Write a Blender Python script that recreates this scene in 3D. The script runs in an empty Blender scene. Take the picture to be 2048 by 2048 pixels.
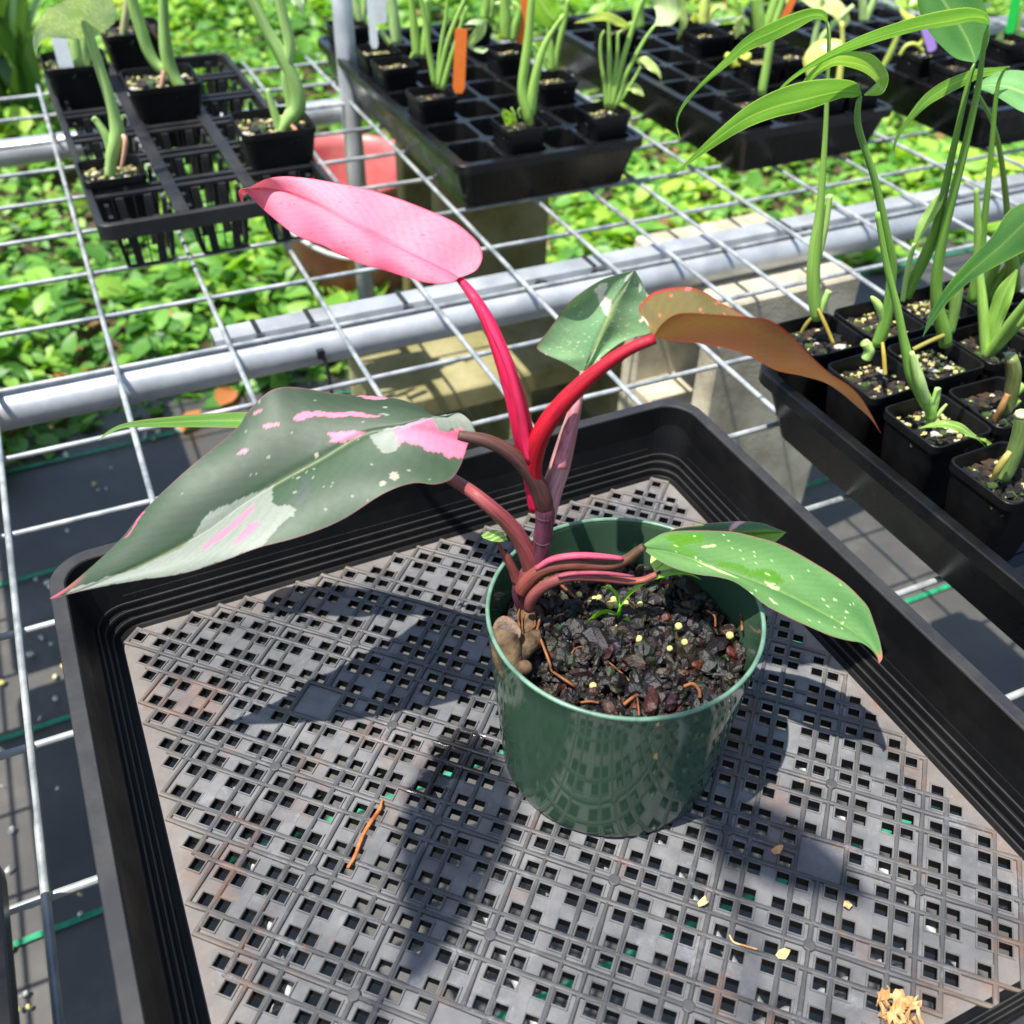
import bpy, bmesh, math, random
import numpy as np
from mathutils import Vector, Matrix
random.seed(7); RNG = np.random.default_rng(7)
scene = bpy.context.scene
COL = scene.collection

# ------------------------------------------------------------------ camera
FPX = 2000.38                      # focal length in photo pixels (2048 px photo)
YAW, PITCH, ROLL = -0.4538, 0.7012, 0.0231
CAM = np.array([-0.6176, -8.6804, 9.6447]) * 0.0495
def cam_axes():
    cy, sy = math.cos(YAW), math.sin(YAW)
    f = np.array([-sy*math.cos(PITCH), cy*math.cos(PITCH), -math.sin(PITCH)])
    r = np.array([cy, sy, 0.0]); u = np.cross(r, f)
    return (r*math.cos(ROLL)+u*math.sin(ROLL), -r*math.sin(ROLL)+u*math.cos(ROLL), f)
AX = np.array(cam_axes())
HF = np.array([AX[2][0], AX[2][1], 0.0]); HF /= np.linalg.norm(HF)
cd = bpy.data.cameras.new('camera'); cam = bpy.data.objects.new('camera', cd); COL.objects.link(cam)
cd.sensor_width = 36.0; cd.sensor_fit = 'HORIZONTAL'; cd.lens = FPX/2048*36.0
cd.clip_start = 0.01; cd.clip_end = 200
cam.matrix_world = Matrix(((AX[0][0], AX[1][0], -AX[2][0], CAM[0]),
                           (AX[0][1], AX[1][1], -AX[2][1], CAM[1]),
                           (AX[0][2], AX[1][2], -AX[2][2], CAM[2]), (0, 0, 0, 1)))
cd.dof.use_dof = True; cd.dof.focus_distance = 0.56; cd.dof.aperture_fstop = 9.5
scene.camera = cam
scene.render.resolution_x = scene.render.resolution_y = 1024

# ------------------------------------------------------------------ sky, sun, exposure
SUNK = (0.40, 0.05)                # horizontal shadow shift for each metre of height
elev = math.atan2(1.0, math.hypot(*SUNK))
world = bpy.data.worlds.new('World'); scene.world = world; world.use_nodes = True
wt = world.node_tree; bg = wt.nodes['Background']
sky = wt.nodes.new('ShaderNodeTexSky'); sky.sky_type = 'NISHITA'; sky.sun_disc = False
sky.sun_elevation = elev; sky.sun_rotation = math.atan2(-SUNK[0], -SUNK[1]) % (2*math.pi)
wt.links.new(sky.outputs['Color'], bg.inputs['Color']); bg.inputs['Strength'].default_value = 0.125
sl = bpy.data.lights.new('sun', 'SUN'); sl.energy = 4.8; sl.angle = math.radians(0.55); sl.color = (1.0, 0.96, 0.90)
sun = bpy.data.objects.new('sun', sl); COL.objects.link(sun)
sun.rotation_euler = Vector((SUNK[0], SUNK[1], -1)).to_track_quat('-Z', 'Y').to_euler()
scene.view_settings.view_transform = 'Standard'; scene.view_settings.look = 'None'
scene.view_settings.exposure = 0.85; scene.view_settings.gamma = 1.0
scene.view_settings.use_curve_mapping = False

# ------------------------------------------------------------------ pixel helpers
def ray(x, y): return np.array([(x-1024)/FPX, -(y-1024)/FPX, 1.0]) @ AX
def Pz(x, y, z):
    d = ray(x, y); return CAM + d*((z-CAM[2])/d[2])
def Pd(x, y, ref, off=0.0):        # on the upright plane through ref that squarely faces the viewer, pushed back by off
    d = ray(x, y); return CAM + d*(((np.asarray(ref)-CAM) @ HF + off)/(d @ HF))
def plane3(a, b, c):
    n = np.cross(b-a, c-a); n /= np.linalg.norm(n); return a, (n if n[2] > 0 else -n)
def Pp(x, y, pl, off=0.0):         # on a tilted plane, lifted off it along its normal
    d = ray(x, y); return CAM + d*(((pl[0]-CAM) @ pl[1])/(d @ pl[1])) + pl[1]*off
def depth(p): return float((np.asarray(p)-CAM) @ AX[2])
def win(x0, y0, w, rw=1932.0):
    k = w/rw
    return lambda pts: [(x0+q[0]*k, y0+q[1]*k) + tuple(q[2:]) for q in pts]
def F(c):                          # sRGB 0..255 -> linear
    return tuple(((v/255)/12.92 if v/255 <= .04045 else ((v/255+.055)/1.055)**2.4) for v in c)

# ------------------------------------------------------------------ object helpers
def link(name, me, mat=None, parent=None, kind=None):
    o = bpy.data.objects.new(name, me); COL.objects.link(o)
    if mat is not None and len(me.materials) == 0: me.materials.append(mat)
    if parent is not None: o.parent = parent
    if kind: o['kind'] = kind
    return o
def tag(o, label, cat, group=None):
    o['label'] = label; o['category'] = cat
    if group: o['group'] = group
    return o
def empty(name, loc, label=None, cat=None, group=None):
    o = bpy.data.objects.new(name, None); COL.objects.link(o); o.location = Vector([float(v) for v in loc])
    o.empty_display_size = .02
    if label: tag(o, label, cat, group)
    return o
def child(name, me, mat, par, kind=None):   # mesh given in world coordinates, parent an Empty that is only translated
    o = link(name, me, mat, par, kind)
    o.matrix_parent_inverse = Matrix.Translation(par.location).inverted() if par.type == 'EMPTY' and par.parent is None else Matrix()
    return o
def mesh(name, v, f, smooth=True, col=None, uv=None):
    me = bpy.data.meshes.new(name); me.from_pydata([tuple(map(float, p)) for p in v], [], [tuple(map(int, q)) for q in f])
    if smooth: me.polygons.foreach_set('use_smooth', [True]*len(me.polygons))
    if col is not None:
        a = me.color_attributes.new('Col', 'FLOAT_COLOR', 'POINT')
        c = np.ones((len(v), 4), np.float32); c[:, :3] = np.asarray(col, np.float32)[:, :3]; a.data.foreach_set('color', c.ravel())
    if uv is not None:
        l = me.uv_layers.new(name='UVMap'); idx = np.zeros(len(me.loops), np.int32); me.loops.foreach_get('vertex_index', idx)
        l.data.foreach_set('uv', np.asarray(uv, np.float32)[idx].ravel())
    me.update(); return me
def bm_mesh(name, bm, smooth=False):
    me = bpy.data.meshes.new(name); bm.normal_update(); bm.to_mesh(me); bm.free()
    if smooth: me.polygons.foreach_set('use_smooth', [True]*len(me.polygons))
    return me
def box(bm, x0, x1, y0, y1, z0, z1, bev=0):
    vs = [bm.verts.new(p) for p in ((x0,y0,z0),(x1,y0,z0),(x1,y1,z0),(x0,y1,z0),(x0,y0,z1),(x1,y0,z1),(x1,y1,z1),(x0,y1,z1))]
    fs = [bm.faces.new([vs[i] for i in q]) for q in ((3,2,1,0),(4,5,6,7),(0,1,5,4),(1,2,6,5),(2,3,7,6),(3,0,4,7))]
    if bev: bmesh.ops.bevel(bm, geom=list({e for f in fs for e in f.edges}), offset=bev, segments=2, affect='EDGES', profile=.6)
    return vs
def box_mesh(name, *a, bev=0):
    bm = bmesh.new(); box(bm, *a, bev=bev); return bm_mesh(name, bm)
def catmull(P, n):
    P = np.asarray(P, float)
    if len(P) < 3:
        t = np.linspace(0, 1, n)[:, None]; return P[0]*(1-t)+P[-1]*t
    Q = np.vstack([2*P[0]-P[1], P, 2*P[-1]-P[-2]])
    seg = np.linalg.norm(np.diff(P[:, :2] if P.shape[1] > 3 else P[:, :min(3, P.shape[1])], axis=0), axis=1)+1e-9
    cum = np.r_[0, np.cumsum(seg)]; s = np.linspace(0, cum[-1], n); out = []
    for v in s:
        i = min(int(np.searchsorted(cum, v, 'right'))-1, len(P)-2); t = (v-cum[i])/seg[i]
        a, b, c, d = Q[i], Q[i+1], Q[i+2], Q[i+3]
        out.append(.5*((2*b)+(-a+c)*t+(2*a-5*b+4*c-d)*t*t+(-a+3*b-3*c+d)*t**3))
    return np.array(out)
def tube_data(P, R, n=10, cap=True):
    P = np.asarray(P, float); m = len(P); T = np.gradient(P, axis=0); T /= np.linalg.norm(T, axis=1)[:, None]+1e-12
    up = np.array([0.3, -0.9, 0.25]); a = np.cross(T[0], up); a /= np.linalg.norm(a)
    v = []; A = []
    for i in range(m):
        a = a-T[i]*(a @ T[i]); a /= np.linalg.norm(a)+1e-12; b = np.cross(T[i], a)
        for k in range(n):
            th = 2*math.pi*k/n; v.append(P[i]+R[i]*(math.cos(th)*a+math.sin(th)*b)); A.append((i/(m-1), k/n))
    f = [(i*n+k, i*n+(k+1) % n, (i+1)*n+(k+1) % n, (i+1)*n+k) for i in range(m-1) for k in range(n)]
    if cap:
        f.append(tuple(range(n-1, -1, -1))); f.append(tuple((m-1)*n+k for k in range(n)))
    return np.array(v), f, np.array(A)
def tube(name, P, R, n=10, smooth_n=None, colf=None):
    """P control points, R radii at them; colf(t, nz) -> rgb, t along the length, nz upward part of the normal"""
    PR = np.c_[np.asarray(P, float), np.asarray(R, float)]
    if smooth_n: PR = catmull3(PR, smooth_n)
    v, f, A = tube_data(PR[:, :3], np.maximum(PR[:, 3], 2e-4), n)
    col = None
    if colf is not None:
        ctr = np.repeat(PR[:, :3], n, axis=0); nr = v-ctr; nz = nr[:, 2]/(np.linalg.norm(nr, axis=1)+1e-9)
        col = np.array([colf(a, b) for a, b in zip(A[:, 0], nz)])
    return mesh(name, v, f, True, col, A)
def catmull3(P, n):
    P = np.asarray(P, float); Q = np.vstack([2*P[0]-P[1], P, 2*P[-1]-P[-2]])
    seg = np.linalg.norm(np.diff(P[:, :3], axis=0), axis=1)+1e-9; cum = np.r_[0, np.cumsum(seg)]; out = []
    for v in np.linspace(0, cum[-1], n):
        i = min(int(np.searchsorted(cum, v, 'right'))-1, len(P)-2); t = (v-cum[i])/seg[i]
        a, b, c, d = Q[i], Q[i+1], Q[i+2], Q[i+3]
        out.append(.5*((2*b)+(-a+c)*t+(2*a-5*b+4*c-d)*t*t+(-a+3*b-3*c+d)*t**3))
    return np.array(out)
def rr(hx, hy, r, n=5, cx=0, cy=0):
    out = []
    for sx, sy, a0 in ((1, 1, 0), (-1, 1, 90), (-1, -1, 180), (1, -1, 270)):
        for k in range(n+1):
            a = math.radians(a0+90*k/n); out.append((cx+sx*(hx-r)+r*math.cos(a), cy+sy*(hy-r)+r*math.sin(a)))
    return out
def loft(rings, close_first=False, close_last=False):
    n = len(rings[0]); v = [p for r in rings for p in r]
    f = [(i*n+k, i*n+(k+1) % n, (i+1)*n+(k+1) % n, (i+1)*n+k) for i in range(len(rings)-1) for k in range(n)]
    if close_first: f.append(tuple(range(n-1, -1, -1)))
    if close_last: f.append(tuple((len(rings)-1)*n+k for k in range(n)))
    return v, f
def rring(hx, hy, r, z, cx=0, cy=0, n=5): return [(a, b, z) for a, b in rr(hx, hy, r, n, cx, cy)]

# ------------------------------------------------------------------ materials
def nodes(name):
    m = bpy.data.materials.new(name); m.use_nodes = True; t = m.node_tree
    return m, t, t.nodes['Principled BSDF'], t.nodes['Material Output']
def noise(t, scale, detail=6, rough=.6, coord='Object', stretch=None):
    tc = t.nodes.new('ShaderNodeTexCoord'); n = t.nodes.new('ShaderNodeTexNoise')
    n.inputs['Scale'].default_value = scale; n.inputs['Detail'].default_value = detail; n.inputs['Roughness'].default_value = rough
    src = tc.outputs[coord]
    if stretch:
        mp = t.nodes.new('ShaderNodeMapping'); mp.inputs['Scale'].default_value = stretch; t.links.new(src, mp.inputs['Vector']); src = mp.outputs['Vector']
    t.links.new(src, n.inputs['Vector']); return n
def ramp(t, src, stops):
    r = t.nodes.new('ShaderNodeValToRGB'); e = r.color_ramp.elements
    while len(e) < len(stops): e.new(.5)
    for q, (p, c) in zip(e, stops): q.position = p; q.color = (c[0], c[1], c[2], 1) if not isinstance(c, float) else (c, c, c, 1)
    t.links.new(src, r.inputs['Fac']); return r
def bump(t, b, src, strength=.3, dist=.001):
    n = t.nodes.new('ShaderNodeBump'); n.inputs['Strength'].default_value = strength; n.inputs['Distance'].default_value = dist
    t.links.new(src, n.inputs['Height']); t.links.new(n.outputs['Normal'], b.inputs['Normal']); return n
def mixc(t, fac, a, b, mode='MIX'):
    m = t.nodes.new('ShaderNodeMix'); m.data_type = 'RGBA'; m.blend_type = mode
    if isinstance(fac, float): m.inputs[0].default_value = fac
    else: t.links.new(fac, m.inputs[0])
    for s, i in ((a, 6), (b, 7)):
        if isinstance(s, tuple): m.inputs[i].default_value = (*s[:3], 1)
        else: t.links.new(s, m.inputs[i])
    return m.outputs[2]
def simple(name, c1, c2=None, scale=40, rough=.5, rough2=None, metal=0., bstr=0., bscale=None, spec=.5, lo=.35, hi=.65, detail=6, bdist=.001):
    m, t, b, o = nodes(name); n = noise(t, scale, detail)
    if c2 is None: b.inputs['Base Color'].default_value = (*c1, 1)
    else: t.links.new(ramp(t, n.outputs['Fac'], [(lo, c1), (hi, c2)]).outputs['Color'], b.inputs['Base Color'])
    if rough2 is None: b.inputs['Roughness'].default_value = rough
    else: t.links.new(ramp(t, n.outputs['Fac'], [(lo, float(rough)), (hi, float(rough2))]).outputs['Color'], b.inputs['Roughness'])
    b.inputs['Metallic'].default_value = metal; b.inputs['Specular IOR Level'].default_value = spec
    if bstr:
        n2 = noise(t, bscale or scale*3, 5); bump(t, b, n2.outputs['Fac'], bstr, bdist)
    return m
def black_plastic(name, base=.012, rough=.3, dust=.035, spec=.5):
    m, t, b, o = nodes(name); n = noise(t, 18, 8, .7); n2 = noise(t, 260, 4)
    c = ramp(t, n.outputs['Fac'], [(.45, (base, base, base*1.08)), (.72, (dust, dust*.95, dust*.85))])
    t.links.new(c.outputs['Color'], b.inputs['Base Color'])
    t.links.new(ramp(t, n.outputs['Fac'], [(.4, float(rough)), (.75, float(min(.8, rough+.25)))]).outputs['Color'], b.inputs['Roughness'])
    b.inputs['Specular IOR Level'].default_value = spec
    bump(t, b, n2.outputs['Fac'], .12, .0004); return m
def leaf_mat(name, rough=.38, trans=.3, vein=.5, vscale=26.0, coat=.0, bright=1.5, tint=(1., 1., .55), spec=.45):
    """colour from the vertex attribute; raised side veins from the blade's own UV; part of the light passes through"""
    m, t, b, o = nodes(name)
    a = t.nodes.new('ShaderNodeVertexColor'); a.layer_name = 'Col'
    uv = t.nodes.new('ShaderNodeUVMap'); sp = t.nodes.new('ShaderNodeSeparateXYZ'); t.links.new(uv.outputs['UV'], sp.inputs[0])
    ab = t.nodes.new('ShaderNodeMath'); ab.operation = 'ABSOLUTE'; t.links.new(sp.outputs['Y'], ab.inputs[0])
    ma = t.nodes.new('ShaderNodeMath'); ma.operation = 'MULTIPLY_ADD'; t.links.new(ab.outputs[0], ma.inputs[0]); ma.inputs[1].default_value = -.28; t.links.new(sp.outputs['X'], ma.inputs[2])
    n0 = noise(t, 3, 2, .5, 'UV')
    m2 = t.nodes.new('ShaderNodeMath'); m2.operation = 'MULTIPLY_ADD'; t.links.new(n0.outputs['Fac'], m2.inputs[0]); m2.inputs[1].default_value = .08; t.links.new(ma.outputs[0], m2.inputs[2])
    m3 = t.nodes.new('ShaderNodeMath'); m3.operation = 'MULTIPLY'; t.links.new(m2.outputs[0], m3.inputs[0]); m3.inputs[1].default_value = vscale*6.283
    sn = t.nodes.new('ShaderNodeMath'); sn.operation = 'SINE'; t.links.new(m3.outputs[0], sn.inputs[0])
    n1 = noise(t, 500, 4, .6, 'Object')
    ad = t.nodes.new('ShaderNodeMath'); ad.operation = 'MULTIPLY_ADD'; t.links.new(sn.outputs[0], ad.inputs[0]); ad.inputs[1].default_value = .12; t.links.new(n1.outputs['Fac'], ad.inputs[2])
    bn = bump(t, b, ad.outputs[0], vein*.22, .0004)
    var = ramp(t, ad.outputs[0], [(.2, (.90, .90, .90)), (.8, (1.08, 1.08, 1.06))])
    c = mixc(t, 1.0, a.outputs['Color'], var.outputs['Color'], 'MULTIPLY')
    t.links.new(c, b.inputs['Base Color'])
    n2 = noise(t, 220, 4); t.links.new(ramp(t, n2.outputs['Fac'], [(.3, float(rough-.015)), (.7, float(rough+.02))]).outputs['Color'], b.inputs['Roughness'])
    b.inputs['Specular IOR Level'].default_value = spec; b.inputs['Coat Weight'].default_value = coat; b.inputs['Coat Roughness'].default_value = .15
    tr = t.nodes.new('ShaderNodeBsdfTranslucent')
    br = mixc(t, 1.0, c, tuple(bright*q for q in tint), 'MULTIPLY'); t.links.new(br, tr.inputs['Color']); t.links.new(bn.outputs['Normal'], tr.inputs['Normal'])
    mx = t.nodes.new('ShaderNodeMixShader'); mx.inputs[0].default_value = trans
    t.links.new(b.outputs[0], mx.inputs[1]); t.links.new(tr.outputs[0], mx.inputs[2]); t.links.new(mx.outputs[0], o.inputs['Surface'])
    return m
def attr_mat(name, rough=.4, spec=.5, scale=60, amt=.25, bstr=.2, bscale=200, stretch=None, coat=0., sss=0.):
    m, t, b, o = nodes(name); a = t.nodes.new('ShaderNodeVertexColor'); a.layer_name = 'Col'
    n = noise(t, scale, 5, .6, 'UV' if stretch else 'Object', stretch)
    v = ramp(t, n.outputs['Fac'], [(.3, (1-amt,)*3), (.7, (1+amt,)*3)])
    t.links.new(mixc(t, 1.0, a.outputs['Color'], v.outputs['Color'], 'MULTIPLY'), b.inputs['Base Color'])
    b.inputs['Roughness'].default_value = rough; b.inputs['Specular IOR Level'].default_value = spec
    b.inputs['Coat Weight'].default_value = coat; b.inputs['Coat Roughness'].default_value = .2
    if bstr: bump(t, b, (n if stretch else noise(t, bscale, 4)).outputs['Fac'], bstr, .0006)
    return m

M = {}
M['galv'] = simple('galvanised', F((168,172,174)), F((196,199,200)), 22, .4, .5, .5, .10, 260)
M['wire'] = simple('galvanised_wire', F((128,134,138)), F((180,184,182)), 45, .42, .6, .35, .2, 400)
M['tie'] = simple('black_nylon', (.012,.012,.014), (.03,.03,.03), 60, .35)
M['tray'] = black_plastic('tray_plastic', .0035, .42, .007, .18)
M['tray_rim'] = black_plastic('tray_rim_plastic', .020, .5, .045, .4)
M['glossy_tray'] = black_plastic('glossy_tray_plastic', .0045, .22, .010, .32)
M['pot'] = black_plastic('pot_plastic', .004, .4, .009, .28)
M['lattice'] = black_plastic('lattice_plastic', .009, .45, .03, .4)
M['block'] = simple('concrete_block', F((150,142,122)), F((204,196,172)), 14, .9, None, 0, .8, 240, .2, bdist=.003)
M['moss_block'] = simple('mossy_block', F((112,108,62)), F((166,158,120)), 9, .95, None, 0, .8, 240, .1, bdist=.003)
M['red'] = simple('red_tub_plastic', F((176,74,74)), F((204,128,124)), 8, .4, None, 0, .05, 100)
M['stump'] = simple('cut_stump', F((60,46,34)), F((112,92,68)), 150, .85, None, 0, .7, 500, .2)
M['root'] = simple('dry_root', F((92,52,30)), F((150,100,62)), 120, .8, None, 0, .4, 600, .2)
M['bark'] = simple('bark_chip', F((140,70,30)), F((204,120,60)), 150, .8, None, 0, .5, 500)
M['pellet'] = simple('fertiliser_prill', F((186,172,92)), F((212,202,132)), 300, .3, None, 0, 0)
M['perlite'] = simple('perlite', F((196,190,170)), F((232,228,214)), 200, .9, None, 0, .3, 600)
M['pebble'] = simple('pebble_stone', F((170,165,150)), F((224,220,208)), 90, .8, None, 0, .3, 300)
M['dry'] = simple('dry_leaf', F((176,120,70)), F((222,184,128)), 120, .8, None, 0, .5, 400)
for k, c in dict(orange=(226,112,32), white=(206,212,210), purple=(176,140,214), green=(20,200,70)).items():
    M['tag_'+k] = simple('tag_'+k, F(c), F(tuple(min(255, q+12) for q in c)), 160, .55, None, 0, .1, 400)
M['stem'] = attr_mat('stem_skin', .52, .32, 1.0, .62, .6, 200, (5, 30, 1), .05)
M['greenstem'] = attr_mat('green_stem', .42, .4, 1.0, .28, .25, 200, (4, 22, 1), .05)
M['blade'] = leaf_mat('variegated_blade', .5, .10, .35, 26, 0., 1.3, (1, 1, .6), .35)
M['wetblade'] = leaf_mat('wet_blade', .30, .16, .4, 24, .15, 1.4, (1, 1, .5))
M['pinkblade'] = leaf_mat('pink_blade', .62, .2, .3, 22, 0., 1.2, (1, .6, .64), .25)
M['newblade'] = leaf_mat('bronze_blade', .33, .26, .3, 24, .15, 1.4, (1, .8, .5))
M['bgleaf'] = leaf_mat('green_blade', .32, .34, .3, 30, .05, 1.7, (1, 1, .4))
M['ground_leaf'] = leaf_mat('groundcover_blade', .45, .34, .2, 6, 0., 1.6, (1, 1, .3))

# pot plastic: green, glossy
def green_pot():
    m, t, b, o = nodes('green_pot_plastic')
    n = noise(t, 9, 5); n2 = noise(t, 60, 6, .7)
    c = ramp(t, n.outputs['Fac'], [(.35, F((56,82,62))), (.7, F((70,97,75)))])
    d = ramp(t, n2.outputs['Fac'], [(.62, (0., 0., 0.)), (.85, (.25, .25, .25))])
    t.links.new(mixc(t, d.outputs['Color'], c.outputs['Color'], F((96,112,88))), b.inputs['Base Color'])
    b.inputs['Roughness'].default_value = .06; b.inputs['Specular IOR Level'].default_value = .7
    b.inputs['Subsurface Weight'].default_value = .0
    n3 = noise(t, 25, 2, .5, 'Object', (1, 1, .25)); bump(t, b, n3.outputs['Fac'], .12, .0008)
    tr = t.nodes.new('ShaderNodeBsdfTranslucent'); tr.inputs['Color'].default_value = (*F((112,146,116)), 1)
    mx = t.nodes.new('ShaderNodeMixShader'); mx.inputs[0].default_value = .16
    t.links.new(b.outputs[0], mx.inputs[1]); t.links.new(tr.outputs[0], mx.inputs[2]); t.links.new(mx.outputs[0], o.inputs['Surface']); return m
M['green_pot'] = green_pot()

TC0 = (.1400, -.1330)
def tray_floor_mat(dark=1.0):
    m, t, b, o = nodes('weathered_tray_floor')
    tc = t.nodes.new('ShaderNodeTexCoord'); sp = t.nodes.new('ShaderNodeSeparateXYZ'); t.links.new(tc.outputs['Object'], sp.inputs[0])
    def mth(op, a, bb=None, clamp=False):
        q = t.nodes.new('ShaderNodeMath'); q.operation = op; q.use_clamp = clamp
        for i, s in enumerate((a, bb)):
            if s is None: continue
            if isinstance(s, (int, float)): q.inputs[i].default_value = s
            else: t.links.new(s, q.inputs[i])
        return q.outputs[0]
    e = mth('MAXIMUM', mth('ABSOLUTE', sp.outputs['X']), mth('ABSOLUTE', sp.outputs['Y']))
    n1 = noise(t, 9, 8, .65); n2 = noise(t, 70, 7, .7); n3 = noise(t, 22, 6, .7)
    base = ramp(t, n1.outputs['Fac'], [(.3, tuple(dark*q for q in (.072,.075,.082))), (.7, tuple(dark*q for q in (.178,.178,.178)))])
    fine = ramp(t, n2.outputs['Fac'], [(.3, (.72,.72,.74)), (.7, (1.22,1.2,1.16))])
    c = mixc(t, 1.0, base.outputs['Color'], fine.outputs['Color'], 'MULTIPLY')
    edge = mth('MULTIPLY', mth('SUBTRACT', e, .182), 32.0, True)
    edge = mth('MULTIPLY', edge, mth('MULTIPLY', n3.outputs['Fac'], .8), True)
    c = mixc(t, edge, c, F((146,130,112)))
    st = ramp(t, noise(t, 13, 9, .75).outputs['Fac'], [(.54, 0.), (.70, .6)])
    c = mixc(t, st.outputs['Color'], c, F((128,84,54)))
    wh = ramp(t, noise(t, 30, 9, .8).outputs['Fac'], [(.56, 0.), (.78, .5)])
    c = mixc(t, wh.outputs['Color'], c, F((170,174,186)))
    wet = None
    for (wx, wy), rad in (((.098, -.105), .020), ((.075, -.118), .012)):
        vm = t.nodes.new('ShaderNodeVectorMath'); vm.operation = 'DISTANCE'; t.links.new(tc.outputs['Object'], vm.inputs[0]); vm.inputs[1].default_value = (wx-TC0[0], wy-TC0[1], 0)
        q = mth('SUBTRACT', rad, mth('ADD', vm.outputs['Value'], mth('MULTIPLY', mth('SUBTRACT', n2.outputs['Fac'], .5), .03)))
        q = mth('MULTIPLY', q, 260.0, True); wet = q if wet is None else mth('MAXIMUM', wet, q)
    c = mixc(t, wet, c, mixc(t, 1.0, c, (.32, .31, .30), 'MULTIPLY'))
    t.links.new(c, b.inputs['Base Color'])
    rg = t.nodes.new('ShaderNodeMapRange'); t.links.new(wet, rg.inputs['Value']); rg.inputs['To Min'].default_value = .55; rg.inputs['To Max'].default_value = .12; t.links.new(rg.outputs[0], b.inputs['Roughness'])
    b.inputs['Specular IOR Level'].default_value = .45
    bump(t, b, n2.outputs['Fac'], .35, .0008); return m
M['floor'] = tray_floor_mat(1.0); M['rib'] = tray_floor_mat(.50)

# ------------------------------------------------------------------ setting: ground, fabric, ground cover
GZ = -0.47
def ground():
    m, t, b, o = nodes('garden_soil'); n = noise(t, 3, 9, .7); n2 = noise(t, 40, 8, .7)
    c = ramp(t, n.outputs['Fac'], [(.3, F((46,38,26))), (.6, F((92,74,52))), (.8, F((60,84,36)))])
    t.links.new(c.outputs['Color'], b.inputs['Base Color']); b.inputs['Roughness'].default_value = .95; bump(t, b, n2.outputs['Fac'], .8, .02)
    me = mesh('ground', [(-40,-40,GZ-.03),(40,-40,GZ-.03),(40,40,GZ-.03),(-40,40,GZ-.03)], [(0,1,2,3)], False)
    link('ground', me, m, kind='structure')
    m, t, b, o = nodes('weed_fabric'); n = noise(t, 5, 8, .7)
    tc = t.nodes.new('ShaderNodeTexCoord'); wv = t.nodes.new('ShaderNodeTexWave'); wv.inputs['Scale'].default_value = 190; wv.bands_direction = 'X'
    wv2 = t.nodes.new('ShaderNodeTexWave'); wv2.inputs['Scale'].default_value = 190; wv2.bands_direction = 'Y'
    t.links.new(tc.outputs['Object'], wv.inputs['Vector']); t.links.new(tc.outputs['Object'], wv2.inputs['Vector'])
    c = ramp(t, n.outputs['Fac'], [(.3, (.038,.037,.034)), (.55, (.072,.068,.060)), (.78, (.15,.138,.115))])
    t.links.new(c.outputs['Color'], b.inputs['Base Color']); b.inputs['Roughness'].default_value = .42; b.inputs['Specular IOR Level'].default_value = .5
    ad = t.nodes.new('ShaderNodeMath'); t.links.new(wv.outputs['Fac'], ad.inputs[0]); t.links.new(wv2.outputs['Fac'], ad.inputs[1])
    bump(t, b, ad.outputs[0], .25, .0006)
    # gently rumpled sheet
    nx, ny = 90, 50; xs = np.linspace(-3, 5, nx); ys = np.linspace(-3, 1.08, ny); v = []
    for j, y in enumerate(ys):
        for x in xs:
            yy = y+(.03*math.sin(3*x)+.02*math.sin(7.3*x+1) if j == ny-1 else 0)
            v.append((x, yy, GZ+.004*math.sin(4.1*x+1.3*y)*math.sin(3.3*y-.7*x)))
    f = [(j*nx+i, j*nx+i+1, (j+1)*nx+i+1, (j+1)*nx+i) for j in range(ny-1) for i in range(nx-1)]
    fab = link('ground_fabric', mesh('ground_fabric', v, f), m, kind='structure')
    ms = simple('green_stripe_yarn', F((14,110,74)), F((30,150,104)), 90, .6, None, 0, .4, 300)
    for y in (-.33, -.07, .19, .45, .715, .97):
        v = []; n = 120
        for x in np.linspace(-3, 5, n):
            z = GZ+.004*math.sin(4.1*x+1.3*y)*math.sin(3.3*y-.7*x)+.004
            yy = y+.004*math.sin(2.2*x+y); v += [(x, yy-.0035, z), (x, yy+.0035, z)]
        link('stripe', mesh('stripe', v, [(2*i, 2*i+2, 2*i+3, 2*i+1) for i in range(n-1)]), ms, fab)
ground()

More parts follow.
